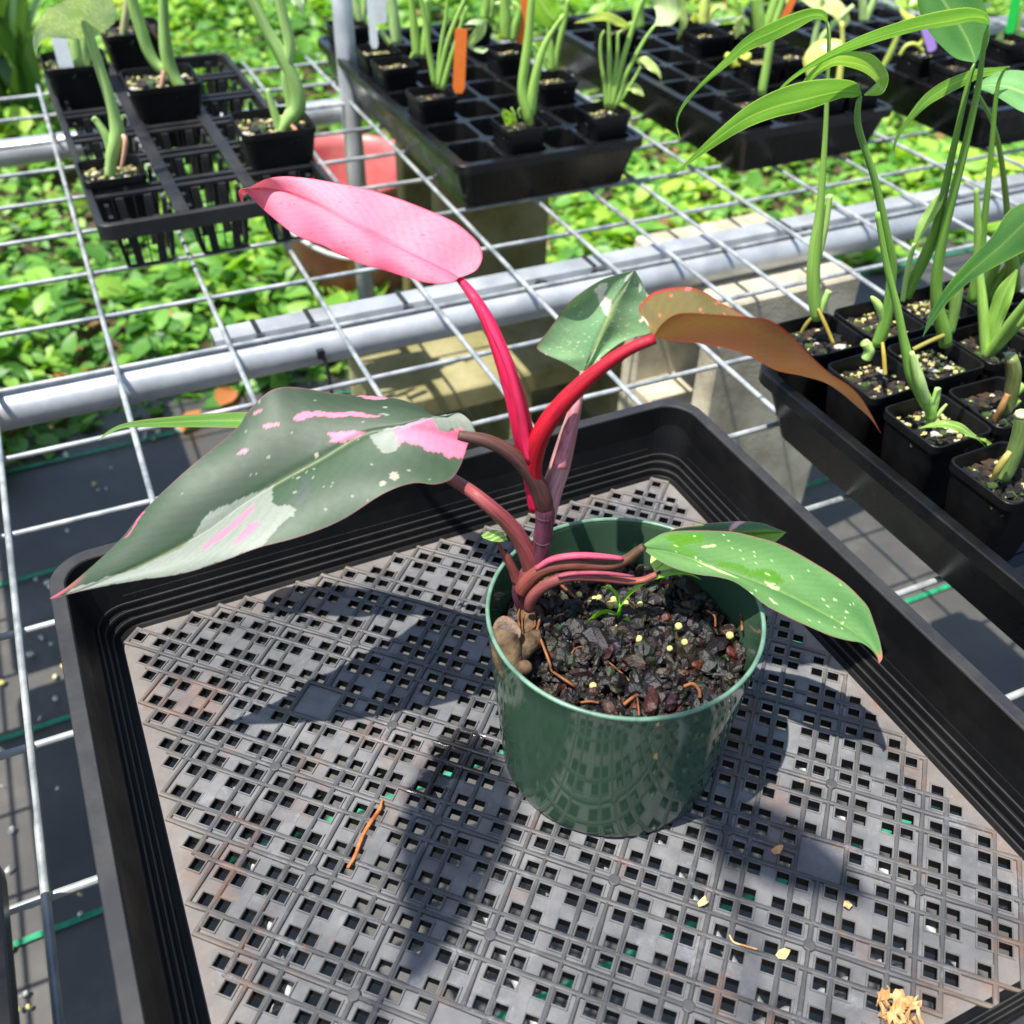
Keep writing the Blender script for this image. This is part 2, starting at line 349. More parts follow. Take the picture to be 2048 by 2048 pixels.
def ovate(n=3):
    """small two-sided ovate leaf blade, length 1 along +x, folded along its midrib"""
    xs = [0, .22, .5, .78, 1.0]; ws = [.03, .26, .31, .2, .0]
    v = [(x, 0, -.05*(4*x*(1-x))*0) for x in xs] + [(x, w, .09*w/.3) for x, w in zip(xs, ws)] + [(x, -w, .09*w/.3) for x, w in zip(xs, ws)]
    f = [(i, i+1, 5+i+1, 5+i) for i in range(4)] + [(10+i, 10+i+1, i+1, i) for i in range(4)]
    v = [(x, y, z-.18*x*x) for x, y, z in v]
    return np.array(v), np.array(f)
def leaf_cloud(name, pts, size, yaw, tilt, roll, cols):
    bv, bf = ovate(); N = len(pts); k = len(bv)
    cz, sz = np.cos(yaw), np.sin(yaw); cx, sx = np.cos(tilt), np.sin(tilt); cr, sr = np.cos(roll), np.sin(roll)
    V = bv[None]*size[:, None, None]
    x, y, z = V[..., 0], V[..., 1], V[..., 2]
    y, z = y*cr[:, None]-z*sr[:, None], y*sr[:, None]+z*cr[:, None]
    x, z = x*cx[:, None]-z*sx[:, None], x*sx[:, None]+z*cx[:, None]
    x, y = x*cz[:, None]-y*sz[:, None], x*sz[:, None]+y*cz[:, None]
    V = np.stack([x, y, z], -1)+pts[:, None]
    Fc = (bf[None]+(np.arange(N)*k)[:, None, None]).reshape(-1, 4)
    me = bpy.data.meshes.new(name); me.vertices.add(N*k); me.vertices.foreach_set('co', V.astype(np.float32).ravel())
    me.loops.add(Fc.size); me.loops.foreach_set('vertex_index', Fc.astype(np.int32).ravel())
    me.polygons.add(len(Fc)); me.polygons.foreach_set('loop_start', np.arange(0, Fc.size, 4, dtype=np.int32))
    me.update(calc_edges=True)
    me.polygons.foreach_set('use_smooth', [True]*len(me.polygons))
    a = me.color_attributes.new('Col', 'FLOAT_COLOR', 'POINT'); c = np.ones((N, k, 4), np.float32); c[..., :3] = cols[:, None]
    a.data.foreach_set('color', c.ravel())
    l = me.uv_layers.new(name='UVMap'); uv = np.tile(np.stack([bv[:, 0], bv[:, 1]*3], 1)[None], (N, 1, 1)).reshape(-1, 2)
    l.data.foreach_set('uv', uv[Fc.ravel()].astype(np.float32).ravel()); me.validate(); return me
def ground_cover():
    N = 62000
    x = RNG.uniform(-1.6, 4.6, N); y = 1.02+(RNG.random(N)**1.35)*5.2
    keep = (x < 2.2+1.0*y) & (x > -.6-.3*y); x, y = x[keep], y[keep]; N = len(x)
    edge = np.sin(3*x)*.03+np.sin(7.3*x+1)*.02
    clump = np.sin(5.1*x+2*np.sin(2.3*y))*np.sin(4.4*y+1.7*np.sin(3.1*x))
    h = np.clip(.05+.05*clump+.02*np.sin(1.7*x+2.2*y), .004, .14)*np.clip((y-1.0)/.12, .3, 1)
    z = GZ-.02+h*RNG.random(N)**.6+.01; y = y+edge
    s = RNG.uniform(.026, .054, N)*(1+.25*clump)
    s *= 1+.25*(y > 3); s *= np.where(RNG.random(N) < .18, 1.5, 1.0)*np.where(RNG.random(N) < .25, .6, 1.0)
    g = RNG.random(N)
    c0, c1, c2 = np.array((.045,.15,.025)), np.array((.16,.38,.05)), np.array((.44,.62,.08))
    w = np.clip(g*.75+.25*(clump+1)/2+.25*np.sin(2.1*x-1.3*y)*.5, 0, 1)[:, None]
    col = np.where(w < .5, c0+(c1-c0)*w*2, c1+(c2-c1)*(w-.5)*2)
    dead = RNG.random(N) < .02; col[dead] = (.32,.18,.07)
    me = leaf_cloud('ground_cover', np.stack([x, y, z], 1), s, RNG.uniform(0, 6.28, N), RNG.normal(.15, .32, N), RNG.normal(0, .4, N), col)
    o = link('ground_cover', me, M['ground_leaf'], kind='stuff')
    tag(o, 'low leafy green ground cover growing on the soil beyond the bench', 'ground cover')
ground_cover()

# ------------------------------------------------------------------ bench of galvanised mesh on pipes
TH = -0.0154
def bench():
    B = empty('wire_bench', (.3, .35, 0), 'galvanised welded wire mesh bench on steel pipes carrying all the trays', 'bench')
    ct, st_ = math.cos(TH), math.sin(TH)
    rot = lambda x, y: (-.1208+(x+.1208)*ct-(y-.3174)*st_, .3174+(x+.1208)*st_+(y-.3174)*ct)
    A_rows = [.3174+.10166*n for n in range(-9, 10)]
    Bx = [-.1208+.10166*i for i in range(-4, 7)] + [.563, .628, .719] + [.719+.10166*i for i in range(1, 10)]
    r = .0025
    def wire(x0, y0, x1, y1, z):
        n = 26; P = []
        ph = random.uniform(0, 6)
        for t in np.linspace(0, 1, n):
            x, y = rot(x0+(x1-x0)*t, y0+(y1-y0)*t); P.append((x, y, z+.0012*math.sin(ph+9*t)))
        v, f, A = tube_data(P, [r]*n, 8); child('wire', mesh('wire', v, f), M['wire'], B)
    for y in A_rows: wire(-.56, y, 1.72, y, -.0128)
    for x in Bx: wire(x, -.62, x, 1.262, -.0086)
    # pipes
    def pipe(P, rad, n=20, name='pipe'):
        v, f, A = tube_data(P, [rad]*len(P), n); return child(name, mesh(name, v, f), M['galv'], B)
    PZ = -.0330
    pipe([(-.9, .4255, PZ), (-.1, .422, PZ), (.6, .411, PZ), (1.8, .395, PZ)], .0175)
    pipe([(-.9, 1.075, PZ), (.4, 1.06, PZ), (1.8, 1.04, PZ)], .0175)
    pipe([(-.9, -.42, PZ), (1.8, -.45, PZ)], .0175)
    for x, y in ((.402, 1.028),): pipe([(x, y, GZ-.02), (x, y, -.2), (x, y, .9)], .0145, 16, 'upright_post')
    # strut channel behind the front pipe
    bm = bmesh.new(); L0, L1 = .075, 1.3; y0, y1, zt = .4375, .463, -.0165
    box(bm, L0, L1, y0, y1, zt-.0022, zt); box(bm, L0, L1, y0, y0+.0022, zt-.026, zt-.0023); box(bm, L0, L1, y1-.0022, y1, zt-.026, zt-.0023)
    for v in bm.verts: v.co.y += -.014*(v.co.x-.1)
    child('channel', bm_mesh('channel', bm), M['galv'], B)
    # cable ties round pipe and channel
    for x, both, tail in ((.112, 1, 0), (.165, 1, .05), (.262, 1, 0), (.41, 0, 0), (.478, 1, .012), (.735, 1, 0), (.757, 0, 0), (.99, 1, 0), (.965, 0, 0)):
        yc = .4255-(x+.1)*.0152
        V = []; n = 28; rr_ = .0187
        for k in range(n):
            a = 2*math.pi*k/n
            for rad, dx in ((rr_-.0012, -.0024), (rr_+.0002, -.0024), (rr_+.0002, .0024), (rr_-.0012, .0024)):
                V.append((x+dx+.006*math.sin(a), yc+rad*math.cos(a), PZ+rad*math.sin(a)))
        f = [(k*4+q, k*4+(q+1) % 4, ((k+1) % n)*4+(q+1) % 4, ((k+1) % n)*4+q) for k in range(n) for q in range(4)]
        child('cable_tie', mesh('cable_tie', V, f, False), M['tie'], B)
        if both:
            yy = -.014*(x-.1)
            child('cable_tie', box_mesh('cable_tie', x+.002, x+.0068, .4370+yy, .4642+yy, -.0164, -.0152), M['tie'], B)
        if tail:
            P = [(x, yc-.019, PZ+.004), (x+.004, yc-.024, PZ-.01), (x+.006, yc-.026, PZ-.01-tail)]
            v, f, A = tube_data(catmull3(np.c_[P, [0]*3], 10)[:, :3], [.0021]*10, 6); child('cable_tie', mesh('cable_tie', v, f), M['tie'], B)
            child('tie_head', box_mesh('tie_head', x-.0035, x+.0035, yc-.0245, yc-.0185, PZ-.002, PZ+.007), M['tie'], B)
bench()

# ------------------------------------------------------------------ concrete blocks, tub
def hollow_block(name, x0, x1, y0, y1, z0, z1, axis, along, mat, label):
    """hollow concrete block: two cores run through it along `axis`, side by side along `along`"""
    lo = dict(x=x0, y=y0, z=z0); hi = dict(x=x1, y=y1, z=z1); other = [q for q in 'xyz' if q not in (axis, along)][0]
    w = .034; A = lo[along], hi[along]; O = lo[other], hi[other]; mid = (A[0]+A[1])/2
    a = [A[0], A[0]+w, mid-w/2, mid+w/2, A[1]-w, A[1]]; b = [O[0], O[0]+w, O[1]-w, O[1]]
    bm = bmesh.new(); V = {}
    def vert(i, j, k):
        if (i, j, k) not in V:
            c = {along: a[i], other: b[j], axis: (lo[axis], hi[axis])[k]}; V[i, j, k] = bm.verts.new((c['x'], c['y'], c['z']))
        return V[i, j, k]
    solid = lambda i, j: 0 <= i < 5 and 0 <= j < 3 and not (j == 1 and i in (1, 3))
    for i in range(5):
        for j in range(3):
            if not solid(i, j): continue
            for k in (0, 1): bm.faces.new([vert(i, j, k), vert(i+1, j, k), vert(i+1, j+1, k), vert(i, j+1, k)])
            for di, dj, p, q in ((-1, 0, (i, j), (i, j+1)), (1, 0, (i+1, j), (i+1, j+1)), (0, -1, (i, j), (i+1, j)), (0, 1, (i, j+1), (i+1, j+1))):
                if not solid(i+di, j+dj): bm.faces.new([vert(*p, 0), vert(*q, 0), vert(*q, 1), vert(*p, 1)])
    bmesh.ops.recalc_face_normals(bm, faces=bm.faces)
    bmesh.ops.bevel(bm, geom=[e for e in bm.edges if len(e.link_faces) == 2 and e.calc_face_angle(0) > .5], offset=.003, segments=1, affect='EDGES')
    c = Vector(((x0+x1)/2, (y0+y1)/2, z0))
    for v in bm.verts: v.co -= c
    o = link(name, bm_mesh(name, bm), mat); o.location = c; return tag(o, label, 'block')
hollow_block('concrete_block', .603, .795, .352, .546, GZ-.004, -.0506, 'x', 'z', M['block'], 'clean grey concrete block on end under the front pipe, sunlit top')
hollow_block('concrete_block', .507, .700, .955, 1.15, GZ-.004, -.0506, 'x', 'z', M['moss_block'], 'tall mossy concrete block on end under the cell tray with the orange tags')
hollow_block('concrete_block', .305, .702, .640, .832, GZ-.004, GZ+.19, 'y', 'x', M['moss_block'], 'green mossy concrete block lying on the ground with its hollows facing out')

def red_tub():
    prof = [(.0, 0), (.105, 0), (.112, .012), (.132, .22), (.140, .225), (.144, .245), (.150, .248), (.150, .262), (.138, .262), (.134, .24), (.108, .02), (0, .02)]
    n = 40; v = []; 
    for r, z in prof:
        for k in range(n): a = 2*math.pi*k/n; v.append((r*math.cos(a), r*math.sin(a), z))
    f = [(i*n+k, i*n+(k+1) % n, (i+1)*n+(k+1) % n, (i+1)*n+k) for i in range(len(prof)-1) for k in range(n)]
    e = empty('plastic_tub', (.47, 1.36, GZ-.02), 'red round plastic tub standing in the ground cover under the bench', 'tub')
    o = link('body', mesh('tub', v, f), M['red'], e)
    P = [(.15*math.cos(a), .15*math.sin(a)*1.02, .24-.10*math.sin(a)) for a in np.linspace(0, math.pi, 22)]
    v, f, A = tube_data([(-p[0], -p[1], p[2]) for p in P], [.004]*22, 8); link('handle', mesh('handle', v, f), M['tag_white'], e)
red_tub()

# ------------------------------------------------------------------ the square mesh tray
TC = np.array([.1400, -.1330]); PER = .0495; RH = .2328; FH = .2072
def mesh_tray():
    T = empty('mesh_tray', (TC[0], TC[1], 0), 'large square black plastic tray with open lattice floor under the green pot', 'tray')
    rings = []
    prof = [(FH-.004, -.0032, .02), (FH, -.0030, .022), (FH+.002, -.001, .022)]
    # outer skin from bottom to rim, rim, then inner wall with its small steps, to the floor
    outer = [(FH-.006, -.0058, .018), (FH+.003, -.003, .020), (RH-.0075, .044, .024), (RH-.0005, .0440, .026), (RH, .0445, .026), (RH, .0498, .026), (RH-.0006, .0505, .026)]
    inner = [(RH-.0085, .0505, .020), (RH-.0092, .0500, .020), (FH+.0120, .0190, .019)]
    z, h = .0190, FH+.0120
    for k in range(4):
        inner += [(h, z, .018-.001*k), (h-.0002, z-.0002, .018), (h-.0021, z-.0006, .018), (h-.0023, z-.0010, .018)]
        inner += [(h-.0030, z-.0045, .017)]
        z -= .0045; h -= .0030
    inner += [(FH-.0008, .0006, .016), (FH-.004, .00015, .015)]
    v, f = loft([rring(hh, hh, r, zz, n=8) for hh, zz, r in outer+inner])
    me = mesh('wall', v, f, False); link('wall', me, M['tray'], T)
    v, f = loft([rring(hh, hh, r, zz, n=8) for hh, zz, r in ((RH+.0002, .0447, .026), (RH+.0002, .0498, .026), (RH-.0005, .0508, .026), (RH-.0080, .0508, .020), (RH-.0086, .0503, .020))])
    link('rim', mesh('rim', v, f, False), M['tray_rim'], T)
    for q in range(4):
        pts = rring(FH+.0104-.0030*q, FH+.0104-.0030*q, .018, .0188-.0045*q, n=8); pts.append(pts[0])
        vv, ff, A = tube_data(pts, [.00045]*len(pts), 6, False); link('ridge', mesh('ridge', vv, ff), M['tray_rim'], T)
    # floor plate with its lattice of square holes, laid at 45 degrees to the walls
    O = np.array([0., 0.])-TC                     # lattice origin (a boss) seen from the tray's centre
    e1 = np.array([1, -1])/math.sqrt(2); e2 = np.array([-1, -1])/math.sqrt(2)
    w = lambda i, j: O+(i*e1+j*e2)*PER
    hs = .067                                      # half hole, in periods
    cuts = sorted({c+s*hs for c in (-.35, -.15, .15, .35) for s in (-1, 1)} | {-.5})
    lines = [n+c for n in range(-7, 14) for c in cuts]; lines.sort()
    hole_c = [n+c for n in range(-7, 14) for c in (-.35, -.15, .15, .35)]
    gates = {(1, 0), (7, 0), (4, 3), (4, -3)}
    def is_hole(ci, cj):
        if min(abs(ci-c) for c in hole_c) > 1e-6 or min(abs(cj-c) for c in hole_c) > 1e-6: return 0
        p = w(ci, cj); m = max(abs(p[0]), abs(p[1]))
        if m+hs*PER*1.42 > FH-.003: return 0
        n = (round(ci), round(cj))
        if n in gates and max(abs(ci-n[0]), abs(cj-n[1])) < .3: return 0
        return 1
    ks = (np.array(lines))
    bm = bmesh.new(); top = {}; bot = {}
    TZ, BZ = 0.0, -.0028
    def vt(D, i, j, z):
        if (i, j) not in D: p = w(ks[i], ks[j]); D[i, j] = bm.verts.new((p[0], p[1], z))
        return D[i, j]
    holes = []
    for i in range(len(ks)-1):
        for j in range(len(ks)-1):
            ci, cj = (ks[i]+ks[i+1])/2, (ks[j]+ks[j+1])/2; p = w(ci, cj)
            if max(abs(p[0]), abs(p[1])) > FH+.01: continue
            if is_hole(ci, cj): holes.append((i, j)); continue
            bm.faces.new([vt(top, i, j, TZ), vt(top, i, j+1, TZ), vt(top, i+1, j+1, TZ), vt(top, i+1, j, TZ)])
    g = bm.verts[:]+bm.edges[:]+bm.faces[:]
    for nx, ny in ((1, 0), (-1, 0), (0, 1), (0, -1)):
        bmesh.ops.bisect_plane(bm, geom=bm.verts[:]+bm.edges[:]+bm.faces[:], plane_co=(nx*(FH-.003), ny*(FH-.003), 0), plane_no=(nx, ny, 0), clear_outer=True)
    plate = link('floor_plate', bm_mesh('floor_plate', bm), M['floor'], T)
    sd = plate.modifiers.new('thickness', 'SOLIDIFY'); sd.thickness = .0056; sd.offset = -1; plate.data.materials.append(M['tray']); sd.material_offset = 1; sd.material_offset_rim = 1
    # raised lip round every hole
    bm = bmesh.new(); a, b = hs*PER, hs*PER+.0011
    for i, j in holes:
        ci, cj = (ks[i]+ks[i+1])/2, (ks[j]+ks[j+1])/2; p = w(ci, cj); q = []
        for rad, z in ((a-.0002, .0002), (a+.00025, .0009), (b-.0003, .0009), (b, .0000)):
            q.append([bm.verts.new((*(p+(s*e1+t_*e2)*rad), z)) for s, t_ in ((1, 1), (-1, 1), (-1, -1), (1, -1))])
        for r0, r1 in zip(q, q[1:]):
            for k in range(4): bm.faces.new([r0[k], r0[(k+1) % 4], r1[(k+1) % 4], r1[k]])
    bmesh.ops.recalc_face_normals(bm, faces=bm.faces)
    link('hole_lips', bm_mesh('hole_lips', bm), M['floor'], T, 'stuff')
    # ribs
    lim = FH+.002
    offs = (-.25, 0., .25)
    allr = [n+c for n in range(-7, 14) for c in offs]
    inside = lambda p: max(abs(p[0]), abs(p[1])) < lim
    for fam in (0, 1):
        for c in allr:
            pts = []
            for d in allr:
                p = w(c, d) if fam == 0 else w(d, c)
                if inside(p): pts.append((d, p))
            if len(pts) < 2: continue
            # middle ribs are interrupted at the gate pads
            runs = [[pts[0][0], pts[-1][0]]]
            for gi, gj in gates:
                gc, gd = (gi, gj) if fam == 0 else (gj, gi)
                if abs(c-gc) < .01:
                    new = []
                    for a0, b0 in runs:
                        if a0 < gd < b0: new += [[a0, gd-.25], [gd+.25, b0]]
                        else: new.append([a0, b0])
                    runs = new
            for a0, b0 in runs:
                if b0-a0 < .2: continue
                P0, P1 = (w(c, a0), w(c, b0)) if fam == 0 else (w(a0, c), w(b0, c))
                n = max(2, int((b0-a0)/.125)); d = (P1-P0)/np.linalg.norm(P1-P0); s = np.array([-d[1], d[0]]); v = []
                h = .0016 if fam == 0 else .00175
                P0 = P0-d*.0008; P1 = P1+d*.0008
                for t in range(n+1):
                    q = P0+(P1-P0)*t/n; k = 1+.16*math.sin(37*t+5*c)+.1*random.uniform(-1, 1)
                    for off, z in ((-.0014*k, -.0003), (-.0011*k, h*.75), (-.0004, h), (.0004, h), (.0011*k, h*.75), (.0014*k, -.0003)):
                        v.append((q[0]+s[0]*off, q[1]+s[1]*off, z))
                f = [(t*6+k, t*6+k+1, (t+1)*6+k+1, (t+1)*6+k) for t in range(n) for k in range(5)] + [(5, 4, 3, 2, 1, 0), tuple(n*6+k for k in range(6))]
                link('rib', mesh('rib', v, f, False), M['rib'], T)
    bossm = None
    for i in range(-3, 12):
        for j in range(-6, 7):
            if (i+j) % 2: continue
            p = w(i, j)
            if not max(abs(p[0]), abs(p[1])) < FH-.02: continue
            if bossm is None:
                v = []; n = 14
                for r, z in ((.0031, 0), (.0031, .0018), (.0026, .0021)):
                    v += [(r*math.cos(2*math.pi*k/n), r*math.sin(2*math.pi*k/n), z) for k in range(n)]
                f = [(q*n+k, q*n+(k+1) % n, (q+1)*n+(k+1) % n, (q+1)*n+k) for q in range(2) for k in range(n)]+[tuple(2*n+k for k in range(n))]
                bossm = mesh('boss', v, f, False)
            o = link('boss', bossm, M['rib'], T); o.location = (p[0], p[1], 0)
    # raised plus in every wide cell
    bm = bmesh.new()
    for i in range(-3, 12):
        for j in range(-6, 7):
            p = w(i+.5, j+.5)
            if max(abs(p[0]), abs(p[1])) > FH-.03: continue
            for ex, ey in ((.23, .07), (.07, .23)):
                q = [bm.verts.new((*(p+(s*ex*e1+t_*ey*e2)*PER), .0004 if ex > ey else .0006)) for s, t_ in ((1, 1), (-1, 1), (-1, -1), (1, -1))]
                r = [bm.verts.new((*(p+(s*(ex+.008)*e1+t_*(ey+.008)*e2)*PER), -.0003)) for s, t_ in ((1, 1), (-1, 1), (-1, -1), (1, -1))]
                bm.faces.new(q); [bm.faces.new([q[k], r[k], r[(k+1) % 4], q[(k+1) % 4]]) for k in range(4)]
    bmesh.ops.recalc_face_normals(bm, faces=bm.faces)
    link('cell_pads', bm_mesh('cell_pads', bm), M['floor'], T, 'stuff')
    # small moulded rings on the rim
    for x, y in [(-RH+.0042, q) for q in (-.15, -.09, -.02, .06, .13)] + [(RH-.0042, q) for q in (.19, .15, .06, -.03)] + [(q, RH-.0042) for q in (-.12, .05, .18)]:
        P = [(x+.0019*math.cos(a), y+.0019*math.sin(a), .0505) for a in np.linspace(0, 6.283, 13)]
        v, f, A = tube_data(P, [.00022]*13, 4, False); link('rim_mark', mesh('rim_mark', v, f), M['rib'], T)
mesh_tray()

# ------------------------------------------------------------------ other trays
def cell_tray(x0, y0, lab, w=.245, l=.553, h=.057, nc=4, nr=8, rz=0.):
    T = empty('cell_tray', (x0+w/2, y0+l/2, -.0056), lab, 'tray', 'black cell trays on the bench'); T.rotation_euler.z = rz
    hx, hy = w/2, l/2; px, py = (w-.022)/nc, (l-.022)/nr
    outer = [(hx-.017, hy-.017, .0004, .012), (hx-.0165, hy-.0165, .003, .012), (hx-.0055, hy-.0055, h-.010, .014), (hx, hy, h-.010, .016), (hx, hy, h-.0008, .016), (hx-.0008, hy-.0008, h, .016), (hx-.007, hy-.007, h, .012), (hx-.0078, hy-.0078, h-.0015, .012), (hx-.0112, hy-.0112, h-.0015, .006)]
    v, f = loft([rring(a, b, r, z, n=6) for a, b, z, r in outer]); link('skirt', mesh('skirt', v, f, False), M['glossy_tray'], T)
    r_out = [(px/2, py/2, .0003, h-.0016)]; R = [rring(px/2+.0002, py/2+.0002, .0006, h-.0016, n=5), rring(px/2-.0026, py/2-.0026, .009, h-.0014, n=5), rring(px/2-.0034, py/2-.0034, .009, h-.003, n=5), rring(px/2-.0085, py/2-.0085, .008, .004, n=5), rring(px/2-.013, py/2-.013, .006, .0015, n=5)]
    v, f = loft(R, close_last=True); cm = mesh('cell', v, f, False)
    for i in range(nc):
        for j in range(nr):
            o = link('cell', cm, M['glossy_tray'], T); o.location = (-hx+.011+px*(i+.5), -hy+.011+py*(j+.5), 0)
    return T, lambda x, y: (x0+.011+px*(min(nc-1, max(0, int((x-x0-.011)/px)))+.5), y0+.011+py*(min(nr-1, max(0, int((y-y0-.011)/py)))+.5))
T2, snap2 = cell_tray(.388, .584, 'black cell tray whose pots carry two orange plant tags')
T3, snap3 = cell_tray(.745, .553, 'black cell tray of cream variegated seedlings between two other cell trays')
T4, snap4 = cell_tray(1.092, .495, 'black cell tray with purple and green plant tags')

def solid_tray(x0, x1, y0, y1, label, h=.060):
    T = empty('solid_tray', ((x0+x1)/2, (y0+y1)/2, -.0056), label, 'tray')
    hx, hy = (x1-x0)/2, (y1-y0)/2
    pr = [(hx-.021, hy-.021, .0004, .014), (hx-.006, hy-.006, h-.011, .018), (hx, hy, h-.011, .020), (hx, hy, h-.001, .020), (hx-.001, hy-.001, h, .02), (hx-.008, hy-.008, h, .015), (hx-.009, hy-.009, h-.003, .015), (hx-.0115, hy-.0115, h-.0035, .014), (hx-.0125, hy-.0125, h-.005, .014), (hx-.0205, hy-.0205, .011, .014), (hx-.026, hy-.026, .0085, .012)]
    v, f = loft([rring(a, b, r, z, n=6) for a, b, z, r in pr], close_last=True); link('body', mesh('solid_tray', v, f, False), M['glossy_tray'], T)
    for k in range(9):
        o = link('floor_rib', box_mesh('floor_rib', -hx+.03, hx-.03, -.002, .002, .0082, .0096), M['glossy_tray'], T); o.location.y = -hy+.05+k*.056
solid_tray(.444, .722, -.44, .112, 'flat black solid tray beside the mesh tray, filled with rows of little square pots')
for q, (x1, y0) in enumerate(((-.132, -.645), (-.152, -.062), (-.152, .515))):  # front tray's edge shows; the other two are unseen, added to shade the fabric
    solid_tray(x1-.278, x1, y0, y0+.552, 'empty black solid tray on the far side of the mesh tray, ' + ('at the bench front', 'added in mid bench for shade', 'added beside the slotted tray for shade')[q])

def lattice_tray():
    x0, x1, y0, y1, h = .003, .248, .574, 1.105, .060
    T = empty('slotted_tray', ((x0+x1)/2, (y0+y1)/2, -.0062), 'black open slotted tray with hanging basket cells and five pots, ground showing through', 'tray')
    hx, hy = (x1-x0)/2, (y1-y0)/2
    pr = [(hx-.004, hy-.004, h-.018, .010), (hx, hy, h-.016, .012), (hx, hy, h-.001, .012), (hx-.001, hy-.001, h, .012), (hx-.006, hy-.006, h, .009), (hx-.007, hy-.007, h-.001, .009), (hx-.007, hy-.007, h-.017, .009)]
    v, f = loft([rring(a, b, r, z, n=5) for a, b, z, r in pr]); link('rim', mesh('rim', v, f, False), M['lattice'], T)
    nc, nr = 3, 6; cw, cl = (2*hx-.012)/nc, (2*hy-.012)/nr
    for i in range(1, nc):
        x = -hx+.006+cw*i; link('bar', box_mesh('bar', x-.007, x+.007, -hy+.006, hy-.006, h-.006, h-.002, bev=.001), M['lattice'], T)
    for j in range(1, nr):
        for s in (-.008, .008):
            y = -hy+.006+cl*j+s; link('bar', box_mesh('bar', -hx+.006, hx-.006, y-.0035, y+.0035, h-.0075, h-.003, bev=.001), M['lattice'], T)
    # hanging baskets: four corner straps, thin fingers and a bottom ring for each cell
    bm = bmesh.new(); ax, ay = cw/2-.010, cl/2-.015
    for sx in (-1, 1):
        for sy in (-1, 1):
            vs = box(bm, -.0022, .0022, -.004, .004, .002, h-.006)
            for v in vs:
                t = (h-.006-v.co.z)/(h-.008); v.co.x += sx*(ax-.006*t)
                v.co.y += sy*(ay*.55-.004*t)
            vs = box(bm, -.004, .004, -.0022, .0022, .002, h-.006)
            for v in vs:
                t = (h-.006-v.co.z)/(h-.008); v.co.y += sy*(ay-.006*t); v.co.x += sx*(ax*.5-.003*t)
    for k in range(-2, 3):
        for sy in (-1, 1):
            vs = box(bm, -.0006, .0006, -.0006, .0006, .004, h-.006)
            for v in vs: v.co.y += sy*(ay-.006*(h-.006-v.co.z)/h); v.co.x += k*ax*.38
    ra = rr(ax-.004, ay-.004, .006, 4); rb = rr(ax-.007, ay-.007, .004, 4); n = len(ra)
    for z0, z1 in ((.001, .003),):
        A = [bm.verts.new((p[0], p[1], z1)) for p in ra]; B_ = [bm.verts.new((p[0], p[1], z1)) for p in rb]; C_ = [bm.verts.new((p[0], p[1], z0)) for p in ra]
        for k in range(n):
            bm.faces.new([A[k], A[(k+1) % n], B_[(k+1) % n], B_[k]]); bm.faces.new([C_[k], C_[(k+1) % n], A[(k+1) % n], A[k]])
    bmesh.ops.recalc_face_normals(bm, faces=bm.faces)
    cm = bm_mesh('basket', bm)
    for i in range(nc):
        for j in range(nr):
            o = link('basket', cm, M['lattice'], T); o.location = (-hx+.006+cw*(i+.5), -hy+.006+cl*(j+.5), 0)
lattice_tray()

# ------------------------------------------------------------------ leaf and stem builders
def inpoly(x, y, poly):
    poly = np.asarray(poly, float); n = len(poly); r = np.zeros(x.shape, bool); j = n-1
    for i in range(n):
        xi, yi = poly[i]; xj, yj = poly[j]
        r ^= ((yi > y) != (yj > y)) & (x < (xj-xi)*(y-yi)/(yj-yi+1e-12)+xi); j = i
    return r
def blade(name, mid, e1, e2, mode='z', ref=None, N=70, Mh=14, colf=None, bulge=0., wav=0., wfreq=9., keel=0., mat=None, par=None):
    """leaf blade lofted from its midrib and two margins; points are (px, py, v): v = height (mode z) or set-back (mode d)"""
    A, B, C = (catmull(np.array(q, float), N+1) for q in (mid, e1, e2))
    ts = np.linspace(-1, 1, 2*Mh+1); V = []; X = []; UV = []
    for i in range(N+1):
        u = i/N
        for t in ts:
            s = abs(t); e = B[i] if t < 0 else C[i]; q = A[i]*(1-s)+e*s
            v = q[2]+bulge*4*s*(1-s)*math.sin(math.pi*min(1, u*1.02))+wav*s*s*math.sin(wfreq*u*math.pi+(1.3 if t > 0 else 0))*math.sin(math.pi*u)
            v -= keel*math.exp(-(s/.06)**2)
            X.append((q[0], q[1])); UV.append((u, t))
            V.append(Pz(q[0], q[1], v) if mode == 'z' else (Pp(q[0], q[1], ref, v) if mode == 'p' else Pd(q[0], q[1], ref, v)))
    w = len(ts); f = [(i*w+k, i*w+k+1, (i+1)*w+k+1, (i+1)*w+k) for i in range(N) for k in range(w-1)]
    X = np.array(X); UV = np.array(UV)
    col = colf(X[:, 0], X[:, 1], UV[:, 0], UV[:, 1]) if callable(colf) else np.tile(np.array(colf), (len(V), 1))
    me = mesh(name, V, f, True, col, UV)
    return child(name, me, mat, par) if par is not None else me
def with_mid(mid_w, off, tilt=0.):
    """[(x, y, w_left, w_right[, off])] in px -> mid, e1, e2 with margins at right angles to the midrib"""
    P = np.array([q[:4] for q in mid_w], float); O = np.array([q[4] if len(q) > 4 else 0 for q in mid_w])+off
    T = np.gradient(P[:, :2], axis=0); T /= np.linalg.norm(T, axis=1)[:, None]+1e-9; n = np.stack([T[:, 1], -T[:, 0]], 1)
    mid = [(p[0], p[1], o) for p, o in zip(P, O)]
    e1 = [(p[0]+n_[0]*p[2], p[1]+n_[1]*p[2], o+tilt*p[2]) for p, n_, o in zip(P, n, O)]
    e2 = [(p[0]-n_[0]*p[3], p[1]-n_[1]*p[3], o-tilt*p[3]) for p, n_, o in zip(P, n, O)]
    return mid, e1, e2
